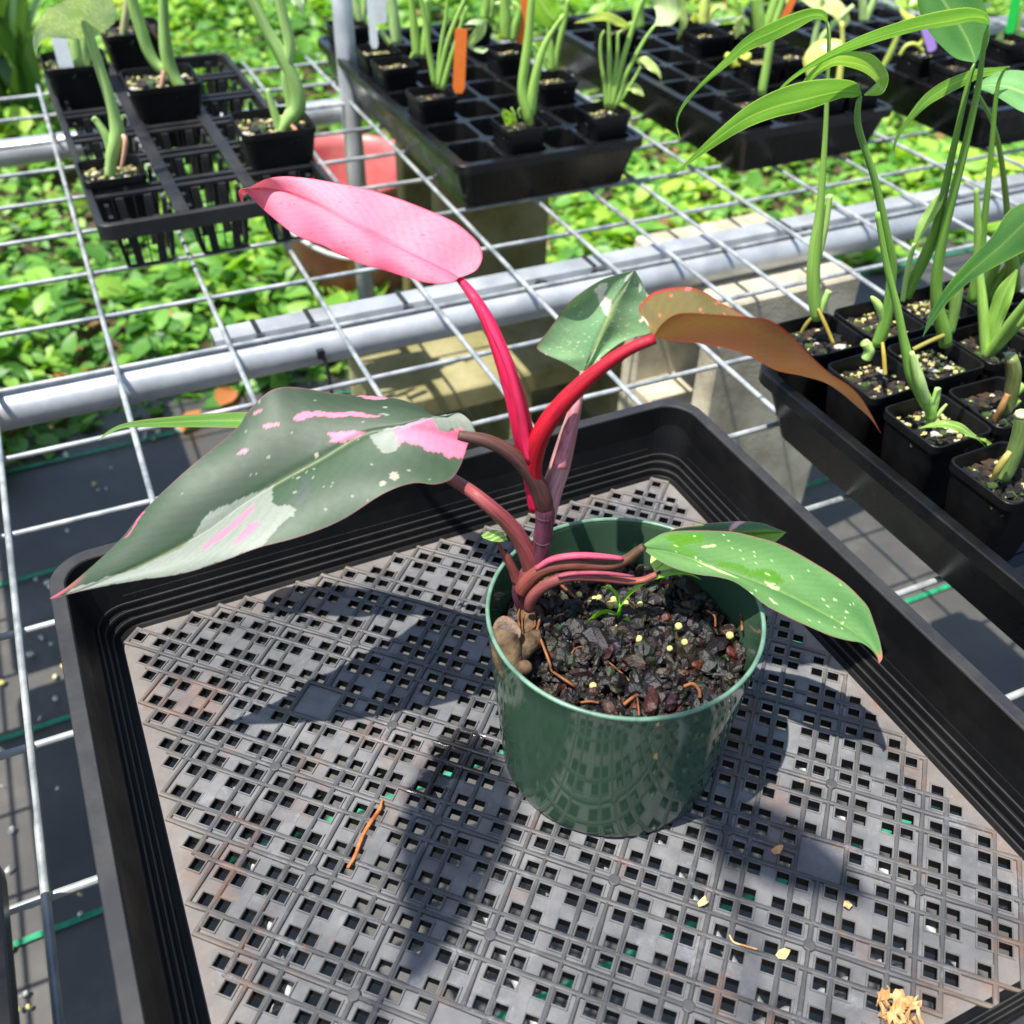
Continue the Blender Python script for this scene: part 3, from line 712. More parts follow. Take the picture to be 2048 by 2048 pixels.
def green_col(c1, c2, rib=(.25,.38,.12), edge=None, seed=0):
    c1, c2, rib = map(np.array, (c1, c2, rib))
    def fn(x, y, u, t):
        k = (.5+.5*np.sin(3*u+5*t+seed)*np.sin(7*u-2*t+seed*2))[:, None]; c = c1*(1-k)+c2*k
        r = np.exp(-(t/.045)**2)[:, None]; c = c*(1-.7*r)+rib*.7*r
        if edge is not None:
            e = (np.clip((np.abs(t)-.955)/.03, 0, 1)*np.clip(u*8, 0, 1))[:, None]; c = c*(1-e)+np.array(edge)*e
        return c
    return fn
def stem_px(name, pts, ref, par, colf, mat, n=10, res=24, off=0., scale=1.):
    """pts (px, py, width_px[, set-back])"""
    P = []; R = []
    for q in pts:
        p = Pd(q[0], q[1], ref, off+(q[3] if len(q) > 3 else 0)); P.append(p); R.append(q[2]/2/FPX*depth(p)*scale)
    return child(name, tube(name, P, R, n, res, colf), mat, par)
def rgbmix(a, b, k): k = min(1., max(0., k)); return tuple(p*(1-k)+q*k for p, q in zip(a, b))
def grad(*cs):
    def fn(t, nz):
        k = t*(len(cs)-1); i = min(int(k), len(cs)-2); return rgbmix(cs[i], cs[i+1], k-i)
    return fn
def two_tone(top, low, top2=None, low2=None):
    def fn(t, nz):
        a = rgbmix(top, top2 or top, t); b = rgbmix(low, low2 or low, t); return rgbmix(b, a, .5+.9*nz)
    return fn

# ------------------------------------------------------------------ the green pot, its mix and what lies on it
PC = np.array([.178, -.135]); PRT, PRB, PH = .0708, .0608, .1145
def the_pot():
    prof = [(0, .0042), (PRB-.012, .0042), (PRB-.009, .0020), (PRB-.001, .0020), (PRB, .004), (PRB+.0004, .0085), (PRT-.0030, PH-.011), (PRT-.0012, PH-.010), (PRT, PH-.008), (PRT, PH-.0008), (PRT-.0004, PH), (PRT-.0013, PH), (PRT-.0017, PH-.0008), (PRT-.0040, PH-.012), (PRB-.0018, .006), (0, .006)]
    prof = [(0, .0042), (PRB-.012, .0042), (PRB-.009, .0020), (PRB-.001, .0020), (PRB, .004), (PRB+.0004, .0085)] + [(PRB+.0004+(PRT-PRB-.0006)*k/8, .0085+(PH-.0095)*k/8) for k in range(1, 8)] + [(PRT-.0003, PH-.0008), (PRT-.0001, PH-.0002), (PRT-.0007, PH), (PRT-.0018, PH), (PRT-.0022, PH-.0006)] + [(PRT-.0024-(PRT-PRB-.0006)*k/8, PH-.0030-(PH-.0095)*k/8) for k in range(0, 8)] + [(PRB-.0018, .006), (0, .006)]
    n = 96; v = []
    for r, z in prof:
        for k in range(n):
            a = 2*math.pi*k/n; rr_ = r*(1+.004*math.sin(2*a+.6))   # slightly out of round
            v.append((rr_*math.cos(a), rr_*math.sin(a), z))
    f = [(i*n+k, i*n+(k+1) % n, (i+1)*n+(k+1) % n, (i+1)*n+k) for i in range(len(prof)-1) for k in range(n)]
    o = link('flower_pot', mesh('flower_pot', v, f), M['green_pot']); o.location = (PC[0], PC[1], 0)
    tag(o, 'round glossy dark green plastic nursery pot standing on the mesh tray floor', 'pot')
    P = [((PRT-.0012)*(1+.004*math.sin(2*a+.6))*math.cos(a), (PRT-.0012)*(1+.004*math.sin(2*a+.6))*math.sin(a), PH-.0004) for a in np.linspace(0, 2*math.pi, 121)]
    v, f, A = tube_data(P, [.00115]*121, 10, False); link('rim', mesh('rim', v, f), simple('sunlit_pot_rim', F((74,108,88)), F((108,142,120)), 90, .4, None, 0, .2, 200), o)  # same plastic as the pot; paler colour paints in sun on the thin rim
    o.modifiers.new('edges', 'EDGE_SPLIT').split_angle = math.radians(40)
the_pot()
SZ = .0885
def rock(bm_v, bm_f, cols, c, s, col, rng, sq=None):
    base = ROCK[rng.integers(len(ROCK))]; R = np.linalg.qr(rng.normal(size=(3, 3)))[0]
    v = (base[0]*np.array(sq if sq is not None else rng.uniform(.45, 1.3, 3))) @ R.T*s+np.asarray(c)
    o = sum(len(q) for q in bm_v); bm_v.append(v); bm_f.append(base[1]+o); cols.append(np.tile(col, (len(v), 1)))
def make_rocks():
    out = []
    for k in range(10):
        bm = bmesh.new(); bmesh.ops.create_icosphere(bm, subdivisions=2, radius=1)
        sd = RNG.normal(size=(8, 3)); am = RNG.uniform(.05, .26, 8)
        v = np.array([q.co[:] for q in bm.verts]); sd /= np.linalg.norm(sd, axis=1)[:, None]
        d = v @ sd.T; v = v*(1-(am*np.clip(d-.35, 0, 1)*2.4).sum(1))[:, None].clip(.35, 1)*(1+.13*RNG.normal(size=(len(v), 1)))
        f = np.array([[q.index for q in p.verts] for p in bm.faces]); bm.free(); out.append((v, f))
    return out
ROCK = make_rocks()
M['mix'] = attr_mat('bark_mix', .42, .5, 420, .55, 1.0, 900)
def join_rocks(name, V, Fc, Cc, mat):
    me = mesh(name, np.vstack(V), np.vstack(Fc), False, np.vstack(Cc)); return me
def potting_mix():
    rng = np.random.default_rng(3); V, Fc, Cc = [], [], []
    hump = lambda x, y: SZ+.004*math.sin(40*x+1)*math.sin(35*y)+.004*math.cos(60*x)*math.cos(20*y)-.006*(((x-PC[0])**2+(y-PC[1])**2)/.066**2)*.5
    for k in range(2300):
        a = rng.uniform(0, 6.283); r = .0655*math.sqrt(rng.random()); x, y = PC[0]+r*math.cos(a), PC[1]+r*math.sin(a)
        s = min(.006, .0012+rng.exponential(.0015)) if k > 300 else rng.uniform(.004, .0085)
        r = min(r, .0665-s); x, y = PC[0]+r*math.cos(a), PC[1]+r*math.sin(a)
        g = rng.random(); col = (.012,.010,.009) if g < .55 else ((.035,.024,.017) if g < .82 else ((.075,.058,.045) if g < .93 else (.10,.036,.018)))
        col = tuple(q*rng.uniform(.3, .8) for q in col)
        rock(V, Fc, Cc, (x, y, hump(x, y)+rng.uniform(-.003, .0022)), s, col, rng)
    o = sum(len(q) for q in V); n = 48
    V.append(np.array([(PC[0], PC[1], SZ-.006)]+[(PC[0]+.0668*math.cos(2*math.pi*k/n), PC[1]+.0668*math.sin(2*math.pi*k/n), SZ-.010) for k in range(n)]))
    me = mesh('potting_mix', np.vstack(V), [tuple(q) for q in np.vstack(Fc)]+[(o, o+1+k, o+1+(k+1) % n) for k in range(n)], False, np.vstack(Cc+[np.tile((.012,.01,.008), (n+1, 1))]))
    o = link('potting_mix', me, M['mix'], kind='stuff'); tag(o, 'dark chunky bark and charcoal potting mix filling the green pot', 'potting mix')
potting_mix()
Z9 = win(900, 1000, 700)           # zoom window used for reading positions off the pot
def pellets():
    rng = np.random.default_rng(5)
    P = [(630,540),(775,572),(797,548),(823,538),(875,490),(902,548),(886,580),(916,578),(968,570),(1050,575),(1262,697),(868,752),(888,745),(920,710),(1213,820),(1295,785),(790,1027),(1545,748),(712,522),(1042,768)]
    for x, y in Z9(P):
        p = Pz(x, y, SZ+rng.uniform(.0042, .0062)); r = rng.uniform(.0016, .0025)*(1.15 if (x > 1340) else 1)
        me = bpy.data.meshes.new('fertiliser_pellet'); bm = bmesh.new(); bmesh.ops.create_icosphere(bm, subdivisions=2, radius=r)
        for v in bm.verts: v.co *= 1+.05*math.sin(3000*v.co.x+5)
        bm.to_mesh(me); bm.free(); me.polygons.foreach_set('use_smooth', [True]*len(me.polygons))
        o = link('fertiliser_pellet', me, M['pellet']); o.location = p
        tag(o, 'tiny round pale yellow fertiliser pellet on the dark mix in the green pot', 'pellet', 'fertiliser pellets in the green pot')
pellets()
def bits():
    # orange bark chip beside the seedling
    a, b = [Pz(*q, SZ+.004) for q in Z9([(975, 690), (935, 760)])]
    P = np.linspace(a, b, 5); P[:, 2] += [.001, .0015, .001, .0014, .0005]
    v, f, A = tube_data(P, [.0007, .0017, .0019, .0017, .0012], 5); tag(link('bark_chip', mesh('bark_chip', v, f, False), M['bark']), 'bright orange sliver of bark beside the seedling', 'bark')
    reds = [([(870,890),(930,940),(990,1000),(1030,1080),(1045,1190)], .0006, 'thin pale root fibre curling over the front of the mix'),
            ([(500,760),(530,830),(555,900),(560,940),(600,970),(690,1030)], .0009, 'orange root trailing from the stump across the mix'),
            ([(1570,480),(1590,560),(1608,650),(1612,720)], .0009, 'reddish root against the far inner wall of the green pot'),
            ([(615,470),(670,520),(730,580),(760,650)], .0012, 'brown root rising from the mix to the stem base'),
            ([(545,275),(610,270),(670,265),(700,285)], .0010, 'pale dry twig along the back of the pot behind the stem'),
            ([(660,870),(700,815),(790,815),(850,840)], .0006, 'fine arching root hair over a grey chip'),
            ([(1420,610),(1460,640),(1465,700)], .0008, 'short dry curl of root near the right of the mix'),
            ([(960,1130),(1010,1090),(1070,1060)], .0012, 'olive green bit of stem lying near the pot front'),
            ([(720,1118),(770,1112),(820,1120)], .0008, 'short orange fibre close to the pot front rim'),
            ([(1290,1030),(1340,1015),(1375,1050),(1380,1090)], .0012, 'curved brown twig half sunk in black charcoal')]
    for pts, r, lab in reds:
        P = [Pz(*q, SZ+.006+.0012*math.sin(i*2)) for i, q in enumerate(Z9(pts))]
        me = tube('root_bit', P, [r*.75]*len(P), 6, 16); tag(link('root_bit', me, M['root']), lab, 'root')
    # seedling
    base = Pz(*Z9([(925, 672)])[0], SZ+.002); E = empty('seedling', base, 'tiny bright green grass-like seedling sprouting in the green pot', 'seedling')
    ref = base; g1, g2 = F((96,168,30)), F((150,206,66))
    stem_px('stalk', Z9([(925,680,9),(930,640,8),(938,600,7),(940,575,6)]), ref, E, grad(g1, g1), M['greenstem'], 6, 8)
    for nm, pts, off in (('leaf', [(925,640,2,2),(880,615,10,10),(830,625,15,15),(780,665,14,14),(750,710,10,10),(733,742,1,1)], -.012),
                    ('leaf', [(938,600,3,3),(932,560,8,8),(915,515,9,9),(880,482,8,8),(832,480,1,1)], .004),
                    ('leaf', [(940,590,3,3),(985,520,10,10),(1060,460,12,12),(1140,425,11,11),(1250,403,10,10),(1330,412,6,6),(1388,440,1,1)], .010),
                    ('leaf', [(925,668,2,2),(960,655,10,10),(1000,660,10,10),(1057,688,1,1)], -.006)):
        pts = Z9(pts); pts = [(a, b, c*.3623, d*.3623, off*i/len(pts)) for i, (a, b, c, d) in enumerate(pts)]
        m_, a_, b_ = with_mid(pts, 0, .0006); blade(nm, m_, a_, b_, 'd', ref, 20, 3, green_col(g1, g2, g2), mat=M['bgleaf'], par=E)
bits()

# ------------------------------------------------------------------ the pink variegated philodendron
BASE = Pz(1045, 1240, SZ)
def philodendron():
    E = empty('philodendron', BASE, 'philodendron with one solid pink leaf and crimson stalks growing in the round green pot', 'plant')
    S = M['stem']; Z = win(900, 780, 500, 1858)
    purple, plum, rust, dark = F((98,52,66)), F((128,62,80)), F((150,78,58)), F((70,40,40))
    crim, red, pink, mauve = F((214,14,66)), F((206,10,34)), F((228,92,128)), F((176,108,118))
    k = .2691
    def zs(pts): return [(a, b, w*k) + tuple(r) for (a, b, w, *r) in Z(pts)]
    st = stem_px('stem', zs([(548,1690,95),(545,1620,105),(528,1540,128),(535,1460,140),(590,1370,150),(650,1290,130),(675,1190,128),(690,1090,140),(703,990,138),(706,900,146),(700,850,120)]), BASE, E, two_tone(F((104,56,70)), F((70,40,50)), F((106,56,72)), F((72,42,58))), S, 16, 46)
    for a, b, w in ((690,1096,137),(704,915,139)):      # ringed nodes
        c = Pd(*Z([(a, b)])[0], BASE); r = w*k/2/FPX*depth(c)
        P = [(c[0]+r*math.cos(q), c[1]+r*math.sin(q), c[2]+.0012*math.cos(q-1)) for q in np.linspace(0, 6.283, 25)]
        v, f, A = tube_data(P, [.00045]*25, 6, False); link('node_ring', mesh('node_ring', v, f, True, np.tile(F((74,44,52)), (len(v), 1)), A), S, st)
    # petioles ------------------------------------------------
    stem_px('petiole', zs([(715,930,110),(690,820,150),(650,710,140),(590,610,128),(500,510,120),(390,430,112),(260,375,104),(110,345,86),(60,335,74)]), BASE, E, two_tone(F((92,50,52)), F((56,34,34)), F((84,58,48)), F((58,42,38))), S, 14, 40)
    stem_px('petiole', zs([(610,1340,140),(580,1230,140),(520,1110,132),(430,990,122),(300,870,112),(160,755,100,.006),(10,660,90,.022),(-160,560,74,.04),(-400,440,52,.055),(-800,300,36,.06)]), BASE, E, two_tone(F((150,64,74)), F((88,54,42)), F((112,68,50)), F((78,60,40))), S, 14, 44)
    q = lambda pts: [(a*1.06, b*1.06, w*1.06)+tuple(r) for a, b, w, *r in pts]
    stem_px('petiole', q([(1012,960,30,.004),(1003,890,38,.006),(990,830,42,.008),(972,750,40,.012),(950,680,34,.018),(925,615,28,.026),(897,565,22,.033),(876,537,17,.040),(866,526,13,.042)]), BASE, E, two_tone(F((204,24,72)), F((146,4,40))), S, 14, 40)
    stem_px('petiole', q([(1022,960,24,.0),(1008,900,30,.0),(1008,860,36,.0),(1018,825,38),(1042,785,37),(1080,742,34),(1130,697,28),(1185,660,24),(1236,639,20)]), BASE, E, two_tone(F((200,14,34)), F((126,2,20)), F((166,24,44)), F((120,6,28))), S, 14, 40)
    stem_px('petiole', q([(1030,985,34,.004),(1040,930,40,.008),(1056,880,40,.012),(1072,820,33,.016),(1088,760,22,.020),(1096,720,15,.023),(1100,700,11,.024)]), BASE, E, two_tone(F((206,150,154)), F((150,76,92)), F((168,140,124)), F((140,104,98))), S, 14, 36)
    stem_px('sheath', q([(1056,880,30,.003),(1074,815,27,.007),(1086,768,20,.010),(1090,752,8,.012)]), BASE, E, two_tone(F((196,128,136)), F((126,56,74))), S, 10, 20)
    stem_px('sheath', q([(1000,870,18,-.002),(975,745,17,.004),(950,668,14,.010),(922,608,12,.018),(908,578,5,.022)]), BASE, E, two_tone(F((214,44,88)), F((150,6,44))), S, 10, 26)
    stem_px('petiole', zs([(530,1500,120),(580,1420,135),(660,1345,130),(780,1300,122),(920,1288,116),(1060,1296,106),(1200,1296,92),(1310,1260,80),(1380,1210,72),(1440,1165,62)]), BASE, E, two_tone(F((126,60,54)), F((82,50,32)), F((86,66,46)), F((64,50,34))), S, 14, 44, off=-.004)
    stem_px('sheath', zs([(640,1330,40),(740,1268,52),(860,1240,56),(1000,1232,54),(1150,1240,48),(1270,1252,36),(1290,1256,8)]), BASE, E, two_tone(F((184,74,98)), F((104,42,50))), S, 12, 30, off=-.006)
    stem_px('petiole', zs([(585,1630,80),(610,1545,92),(690,1465,88),(790,1415,84),(900,1385,80),(1040,1388,74),(1180,1402,66),(1330,1420,58),(1440,1412,54),(1535,1370,48)]), BASE, E, two_tone(F((116,58,56)), F((70,40,36)), F((146,80,70)), F((100,54,44))), S, 14, 40, off=-.012)
    stem_px('sheath', zs([(800,1385,30),(950,1362,34),(1150,1362,32),(1300,1378,26),(1370,1384,8)]), BASE, E, two_tone(F((150,66,82)), F((92,40,50))), S, 10, 22, off=-.014)
    stem_px('petiole', zs([(500,1420,84),(465,1330,72),(420,1245,58),(382,1190,34),(362,1140,26),(345,1105,20)]), BASE, E, two_tone(F((146,74,66)), F((84,46,42))), S, 12, 26)
    # cut stump and roots at the base
    Zp = lambda pts: [(a, b, w*.3623)+tuple(r) for (a, b, w, *r) in Z9(pts)]
    R_ = BASE-HF*.010
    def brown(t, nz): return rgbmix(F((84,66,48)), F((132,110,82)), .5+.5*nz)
    def tub(nm, pts, n=14, res=22):
        P = []; R = []
        for a, b, w_, h_ in pts:
            p = Pz(*Z9([(a, b)])[0], SZ+h_); P.append(p); R.append(w_*.3623/2/FPX*depth(p))
        o_ = child(nm, tube(nm, P, R, n, res, brown), M['stump'], E); o_.modifiers.new('edges', 'EDGE_SPLIT').split_angle = math.radians(50); return o_
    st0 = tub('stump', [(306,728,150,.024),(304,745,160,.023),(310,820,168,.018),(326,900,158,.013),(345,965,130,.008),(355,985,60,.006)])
    c0 = Pz(*Z9([(305, 722)])[0], SZ+.0248); nrm = np.array([-.25, -.25, .93]); nrm /= np.linalg.norm(nrm); ua = np.cross(nrm, [0, 1, 0]); ua /= np.linalg.norm(ua); ub = np.cross(nrm, ua); V = [c0-nrm*.0012]; Cc = [F((52,38,28))]
    for rad, dz, cc in ((.0035, -.0006, F((74,54,38))), (.0062, .0004, F((110,86,62))), (.0074, .0002, F((96,78,58))), (.0078, -.0022, F((84,68,50)))):
        for q in range(20): a_ = 6.283*q/20; r_ = rad*(1+.10*math.sin(3*a_+1)); V.append(c0+nrm*dz+(ua*math.cos(a_)+ub*math.sin(a_))*r_); Cc.append(cc)
    fc = [(0, 1+q, 1+(q+1) % 20) for q in range(20)]+[(1+l*20+q, 1+l*20+(q+1) % 20, 1+(l+1)*20+(q+1) % 20, 1+(l+1)*20+q) for l in range(3) for q in range(20)]
    link('cut_face', mesh('cut_face', V, fc, False, np.array(Cc)), M['mix'], st0)
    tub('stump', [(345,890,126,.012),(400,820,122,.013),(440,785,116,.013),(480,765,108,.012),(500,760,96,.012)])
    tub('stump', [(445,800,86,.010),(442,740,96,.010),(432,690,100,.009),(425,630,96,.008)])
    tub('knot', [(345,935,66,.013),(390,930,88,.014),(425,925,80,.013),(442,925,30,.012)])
    for pts in ([(385,700,10),(375,640,12),(385,600,8)], [(480,720,12),(490,680,14),(500,630,8)], [(440,720,10),(470,690,12),(460,640,8)], [(500,770,14),(520,820,14),(550,900,12),(560,930,6)], [(400,720,8),(400,660,12),(420,610,8)]):
        child('root', tube('root', [Pz(q[0], q[1], SZ+.016-.002*i) for i, q in enumerate(Z9(pts))], [q[2]*.3623/2/FPX*.55 for q in pts], 6, 12), M['root'], E)
    # blades --------------------------------------------------
    # 1 the pink leaf
    Zk = win(450, 320, 550); z0 = .268
    def zz(pts, zs_): n = len(pts); return [(a, b, np.interp(i/(n-1), np.linspace(0, 1, len(zs_)), zs_)) for i, (a, b) in enumerate(pts)]
    mid = zz(Zk([(1640,826),(1500,750),(1350,680),(1200,605),(1080,545),(950,480),(800,400),(650,320),(500,255),(400,218),(280,196),(180,200),(118,208),(100,235),(112,275),(124,312)]), [z0, .274, .279, .279, .276, .270, .262])
    up = zz(Zk([(1640,826),(1700,808),(1768,770),(1808,690),(1790,600),(1720,520),(1600,430),(1400,340),(1200,265),(1000,205),(800,165),(600,130),(420,115),(300,130),(220,165),(170,193),(108,202),(95,230),(108,275),(124,312)]), [z0, .268, .277, .286, .287, .283, .274, .262])
    lo = zz(Zk([(1640,826),(1610,852),(1560,862),(1500,868),(1400,858),(1250,815),(1100,770),(950,728),(800,660),(700,605),(600,570),(500,530),(430,482),(330,400),(250,330),(180,258),(150,232),(132,242),(128,280),(124,312)]), [z0, .266, .267, .268, .267, .264, .262])
    def pinkc(x, y, u, t):
        a, b = np.array(F((230,138,154))), np.array(F((226,104,130))); g = np.array(F((192,128,140)))
        k = np.clip(.5+.5*t+.25*np.sin(20*u+3*t), 0, 1)[:, None]; c = a*(1-k)+b*k
        w = (np.exp(-((t-.12)/.14)**2)*np.clip((u-.35)*3, 0, 1)*np.clip((.97-u)*8, 0, 1)*.55)[:, None]; c = c*(1-w)+g*w
        r = np.exp(-(t/.022)**2)[:, None]*(1-u[:, None]*.8); c = c*(1-.75*r)+np.array(F((226,48,100)))*.75*r
        v = (np.clip(np.sin(60*(u-.25*np.abs(t))+9*np.sin(7*t)), .86, 1)-.86)[:, None]*2.2*np.clip(1-u*1.6, 0, 1)[:, None]; c = c*(1-v)+np.array(F((214,70,110)))*v
        e = np.clip((np.abs(t)-.965)/.03, 0, 1)[:, None]; c = c*(1-e)+np.array(F((226,70,112)))*e
        spk = (np.sin(x*1.7+3*np.sin(y*.9))*np.sin(y*2.3+x*.21) > .985); c[spk] = np.array(F((190,90,100))); return c
    o = blade('leaf', mid, up, lo, 'z', None, 110, 26, pinkc, .0015, .0008, 11, .0005, M['pinkblade'], E); o['label'] = 'solid pink oblong leaf at the top'
    # 2 the large green and pink splashed leaf
    Zl = win(80, 740, 900)
    PL2 = plane3(Pz(*Zl([(12,967)])[0], .14), Pz(592, 1076, .166), Pz(592, 772, .205))
    mid = zz(Zl([(1745,196),(1660,205),(1550,235),(1380,268),(1200,370),(1000,478),(850,570),(700,680),(500,790),(300,880),(150,935),(12,967)]), [.000, -.001, -.003, -.004, -.004, -.003, -.006])
    up = zz(Zl([(1745,190),(1690,186),(1610,132),(1520,100),(1400,84),(1250,80),(1100,70),(1000,95),(900,180),(850,250),(700,380),(590,480),(440,610),(340,720),(220,830),(100,920),(12,967)]), [0, -.006, -.006, .001, .002, .001, -.002, -.006])
    lo = zz(Zl([(1745,196),(1800,178),(1850,215),(1862,258),(1822,285),(1808,335),(1788,390),(1755,448),(1690,480),(1600,482),(1480,532),(1300,640),(1100,722),(950,767),(800,820),(600,872),(430,896),(200,932),(12,969)]), [0, -.004, -.010, -.008, -.003, 0, .001, .001, -.002, -.006])
    Pk, Gy, Rs = np.array(F((232,112,140))), np.array(F((128,136,124))), np.array(F((186,118,136)))
    patches = [(Gy, [(1410,270),(1490,245),(1560,228),(1640,208),(1700,195),(1745,180),(1800,175),(1850,205),(1866,262),(1840,250),(1800,240),(1760,240),(1740,255),(1700,240),(1680,215),(1560,255),(1540,300),(1530,335),(1500,355),(1470,355),(1440,320)]),
               (Pk, [(1510,250),(1600,220),(1680,205),(1705,245),(1750,250),(1800,238),(1866,262),(1820,280),(1810,330),(1800,350),(1770,345),(1740,355),(1710,330),(1660,335),(1620,310),(1590,308),(1560,295),(1530,320),(1525,270)]),
               (Pk, [(1095,200),(1120,180),(1200,175),(1340,170),(1400,178),(1460,190),(1400,192),(1300,190),(1200,196),(1130,205)]), (Pk, [(1085,207),(1110,200),(1145,203),(1130,214),(1095,215)]),
               (Pk, [(1225,265),(1290,255),(1390,258),(1345,282),(1300,298),(1235,298),(1250,282)]), (Rs, [(965,245),(990,236),(1034,236),(1030,248),(975,256)]), (Rs, [(850,360),(880,348),(902,350),(885,366),(853,371)]),
               (Rs, [(1345,90),(1380,84),(1450,88),(1478,98),(1465,108),(1400,103)]), (Rs, [(1510,88),(1560,98),(1550,104),(1520,97)]), (Gy, [(1445,178),(1470,176),(1498,186),(1480,190)]), (Rs, [(920,190),(940,178),(958,180),(945,192),(925,197)]),
               (Gy, [(995,478),(990,520),(992,560),(1020,585),(1080,582),(1098,600),(1085,630),(1040,660),(1000,720),(960,765),(800,820),(600,872),(430,896),(200,932),(60,962),(120,930),(280,880),(420,840),(500,790),(590,755),(640,700),(700,630),(760,590),(850,545),(930,510)]),
               (Rs, [(690,775),(740,720),(820,650),(880,590),(915,568),(905,610),(850,670),(790,720),(730,765)]), (Rs, [(820,768),(860,715),(900,665),(945,648),(930,690),(880,735)]),
               (np.array(F((222,90,130))), [(350,720),(390,680),(440,610),(452,612),(420,650),(380,700)])]
    patches = [(c, Zl(p)) for c, p in patches]
    def splash(x, y, u, t):
        g1, g2 = np.array(F((42,60,42))), np.array(F((62,86,60)))
        k = np.clip(.5+.5*np.sin(4*u+2*t)*np.sin(6*t+u), 0, 1)*.6+np.clip(t, 0, 1)*.4; c = g1*(1-k[:, None])+g2*k[:, None]
        r = (np.exp(-(t/.03)**2)*np.clip((u-.1)*8, 0, 1))[:, None]; c = c*(1-.55*r)+np.array(F((120,132,88)))*.55*r
        jx = x+1.5*np.sin(y*.11+x*.05)+.7*np.sin(y*.41-x*.2); jy = y+1.2*np.sin(x*.09+1)+.7*np.sin(x*.29+y*.13)
        for pc, p in patches: c[inpoly(jx, jy, p)] = pc
        rng = np.random.default_rng(2)
        for _ in range(46):
            a, b = Zl([(rng.uniform(600, 1700), rng.uniform(120, 620))])[0]; rx, ry = rng.uniform(1.5, 4), rng.uniform(1.2, 3)
            c[((x-a)/rx)**2+((y-b)/ry)**2 < 1] = np.array(F((130,140,118)))
        for a, b, rx, ry in ((1180,357,5,4),(1521,455,9,9),(1474,490,6,5)):
            a, b = Zl([(a, b)])[0]; c[((x-a)/rx)**2+((y-b)/ry)**2 < 1] = np.array(F((156,152,132)))
        dk = inpoly(jx, jy, Zl([(1120,420),(1110,500),(1070,570),(1110,580),(1170,540),(1150,480)])); c[dk] = np.array(F((62,76,66)))
        e = (np.clip((np.abs(t)-.975)/.025, 0, 1)*np.clip(u*5, 0, 1))[:, None]; c = c*(1-.7*e)+np.array(F((120,66,76)))*.7*e
        tp = np.clip((u-.9)/.08, 0, 1)[:, None]*np.clip((np.abs(t[:, None])-.3)*2+np.clip((u[:, None]-.96)*30, 0, 1), 0, 1); return c*(1-tp)+np.array(F((186,84,100)))*tp
    o = blade('leaf', mid, up, lo, 'p', PL2, 220, 56, splash, .0025, .0012, 7, .0006, M['blade'], E); o['label'] = 'large dark green leaf splashed with pink and grey'
    # 3 bronze new leaf, folded along its midrib
    Zo = win(1000, 500, 800); dd = lambda pts, ds: [(a, b, np.interp(i/(len(pts)-1), np.linspace(0, 1, len(ds)), ds)) for i, (a, b) in enumerate(pts)]
    tip = (1842, 890)
    mid = dd(Zo([(742,420),(830,437),(950,450),(1100,476),(1200,510),(1330,580),(1450,606),(1560,637),(1640,684),(1720,752),(1790,815),tip]), [0, .008, .014, .016, .010, 0])
    near = dd(Zo([(742,418),(775,365),(830,320),(900,304),(1050,312),(1200,324),(1290,335),(1370,380),(1450,460),(1530,540),(1600,600),(1680,650),(1740,710),(1790,790),tip]), [0, -.010, -.012, -.010, -.004, 0])
    far = dd(Zo([(742,416),(715,370),(670,290),(690,250),(740,205),(830,182),(920,180),(990,205),(1070,255),(1180,320),(1300,400),(1450,500),(1600,620),(1750,745),tip]), [0, .012, .030, .045, .055, .055, .045, .02, 0])
    def bronze(x, y, u, t):
        o1, o2 = np.array(F((154,110,62))), np.array(F((136,88,60))); g = np.array(F((124,112,62)))
        k = np.clip(.5+.4*np.sin(9*u+4*t), 0, 1)[:, None]; c = np.where((t > 0)[:, None], g*(1-.4*k)+o1*.4*k, o1*(1-k)+o2*k)
        e = np.clip((np.abs(t)-.93)/.06, 0, 1)[:, None]; c = c*(1-e)+np.array(F((182,50,40)))*e
        r = np.exp(-(t/.04)**2)[:, None]*np.clip(1-u*1.6, 0, 1)[:, None]; c = c*(1-r)+np.array(F((196,40,40)))*r
        tp = np.clip((u-.9)*10, 0, 1)[:, None]; c = c*(1-tp)+np.array(F((186,60,50)))*tp
        rng = np.random.default_rng(4)
        for _ in range(30):
            a, b = Zo([(rng.uniform(680, 1100), rng.uniform(190, 320))])[0]; c[(((x-a)/2.4)**2+((y-b)/1.6)**2 < 1) & (t > 0)] = np.array(F((236,130,110)))
        c[inpoly(x, y, Zo([(885,178),(930,178),(935,192),(890,192)])) & (t > 0)] = np.array(F((246,124,124))); return c
    o = blade('leaf', mid, near, far, 'd', BASE, 110, 24, bronze, -.004, .002, 6, 0, M['newblade'], E); o['label'] = 'folded bronze orange young leaf'
    # 4 upright green leaf behind
    mid = dd(Zo([(400,600),(440,520),(480,430),(520,340),(560,250),(605,175),(652,95)]), [.024, .030, .038, .05, .062])
    e1 = dd(Zo([(400,600),(340,560),(280,530),(215,502),(178,472),(200,430),(240,380),(290,310),(350,240),(430,180),(500,140),(580,115),(652,95)]), [.024, .018, .020, .026, .034, .045, .062])
    e2 = dd(Zo([(400,600),(440,565),(500,510),(580,450),(650,420),(700,410),(735,390),(735,340),(720,280),(712,225),(692,170),(668,122),(652,95)]), [.024, .032, .044, .055, .062, .066, .064])
    Wt, P2 = np.array(F((226,224,206))), np.array(F((246,196,196)))
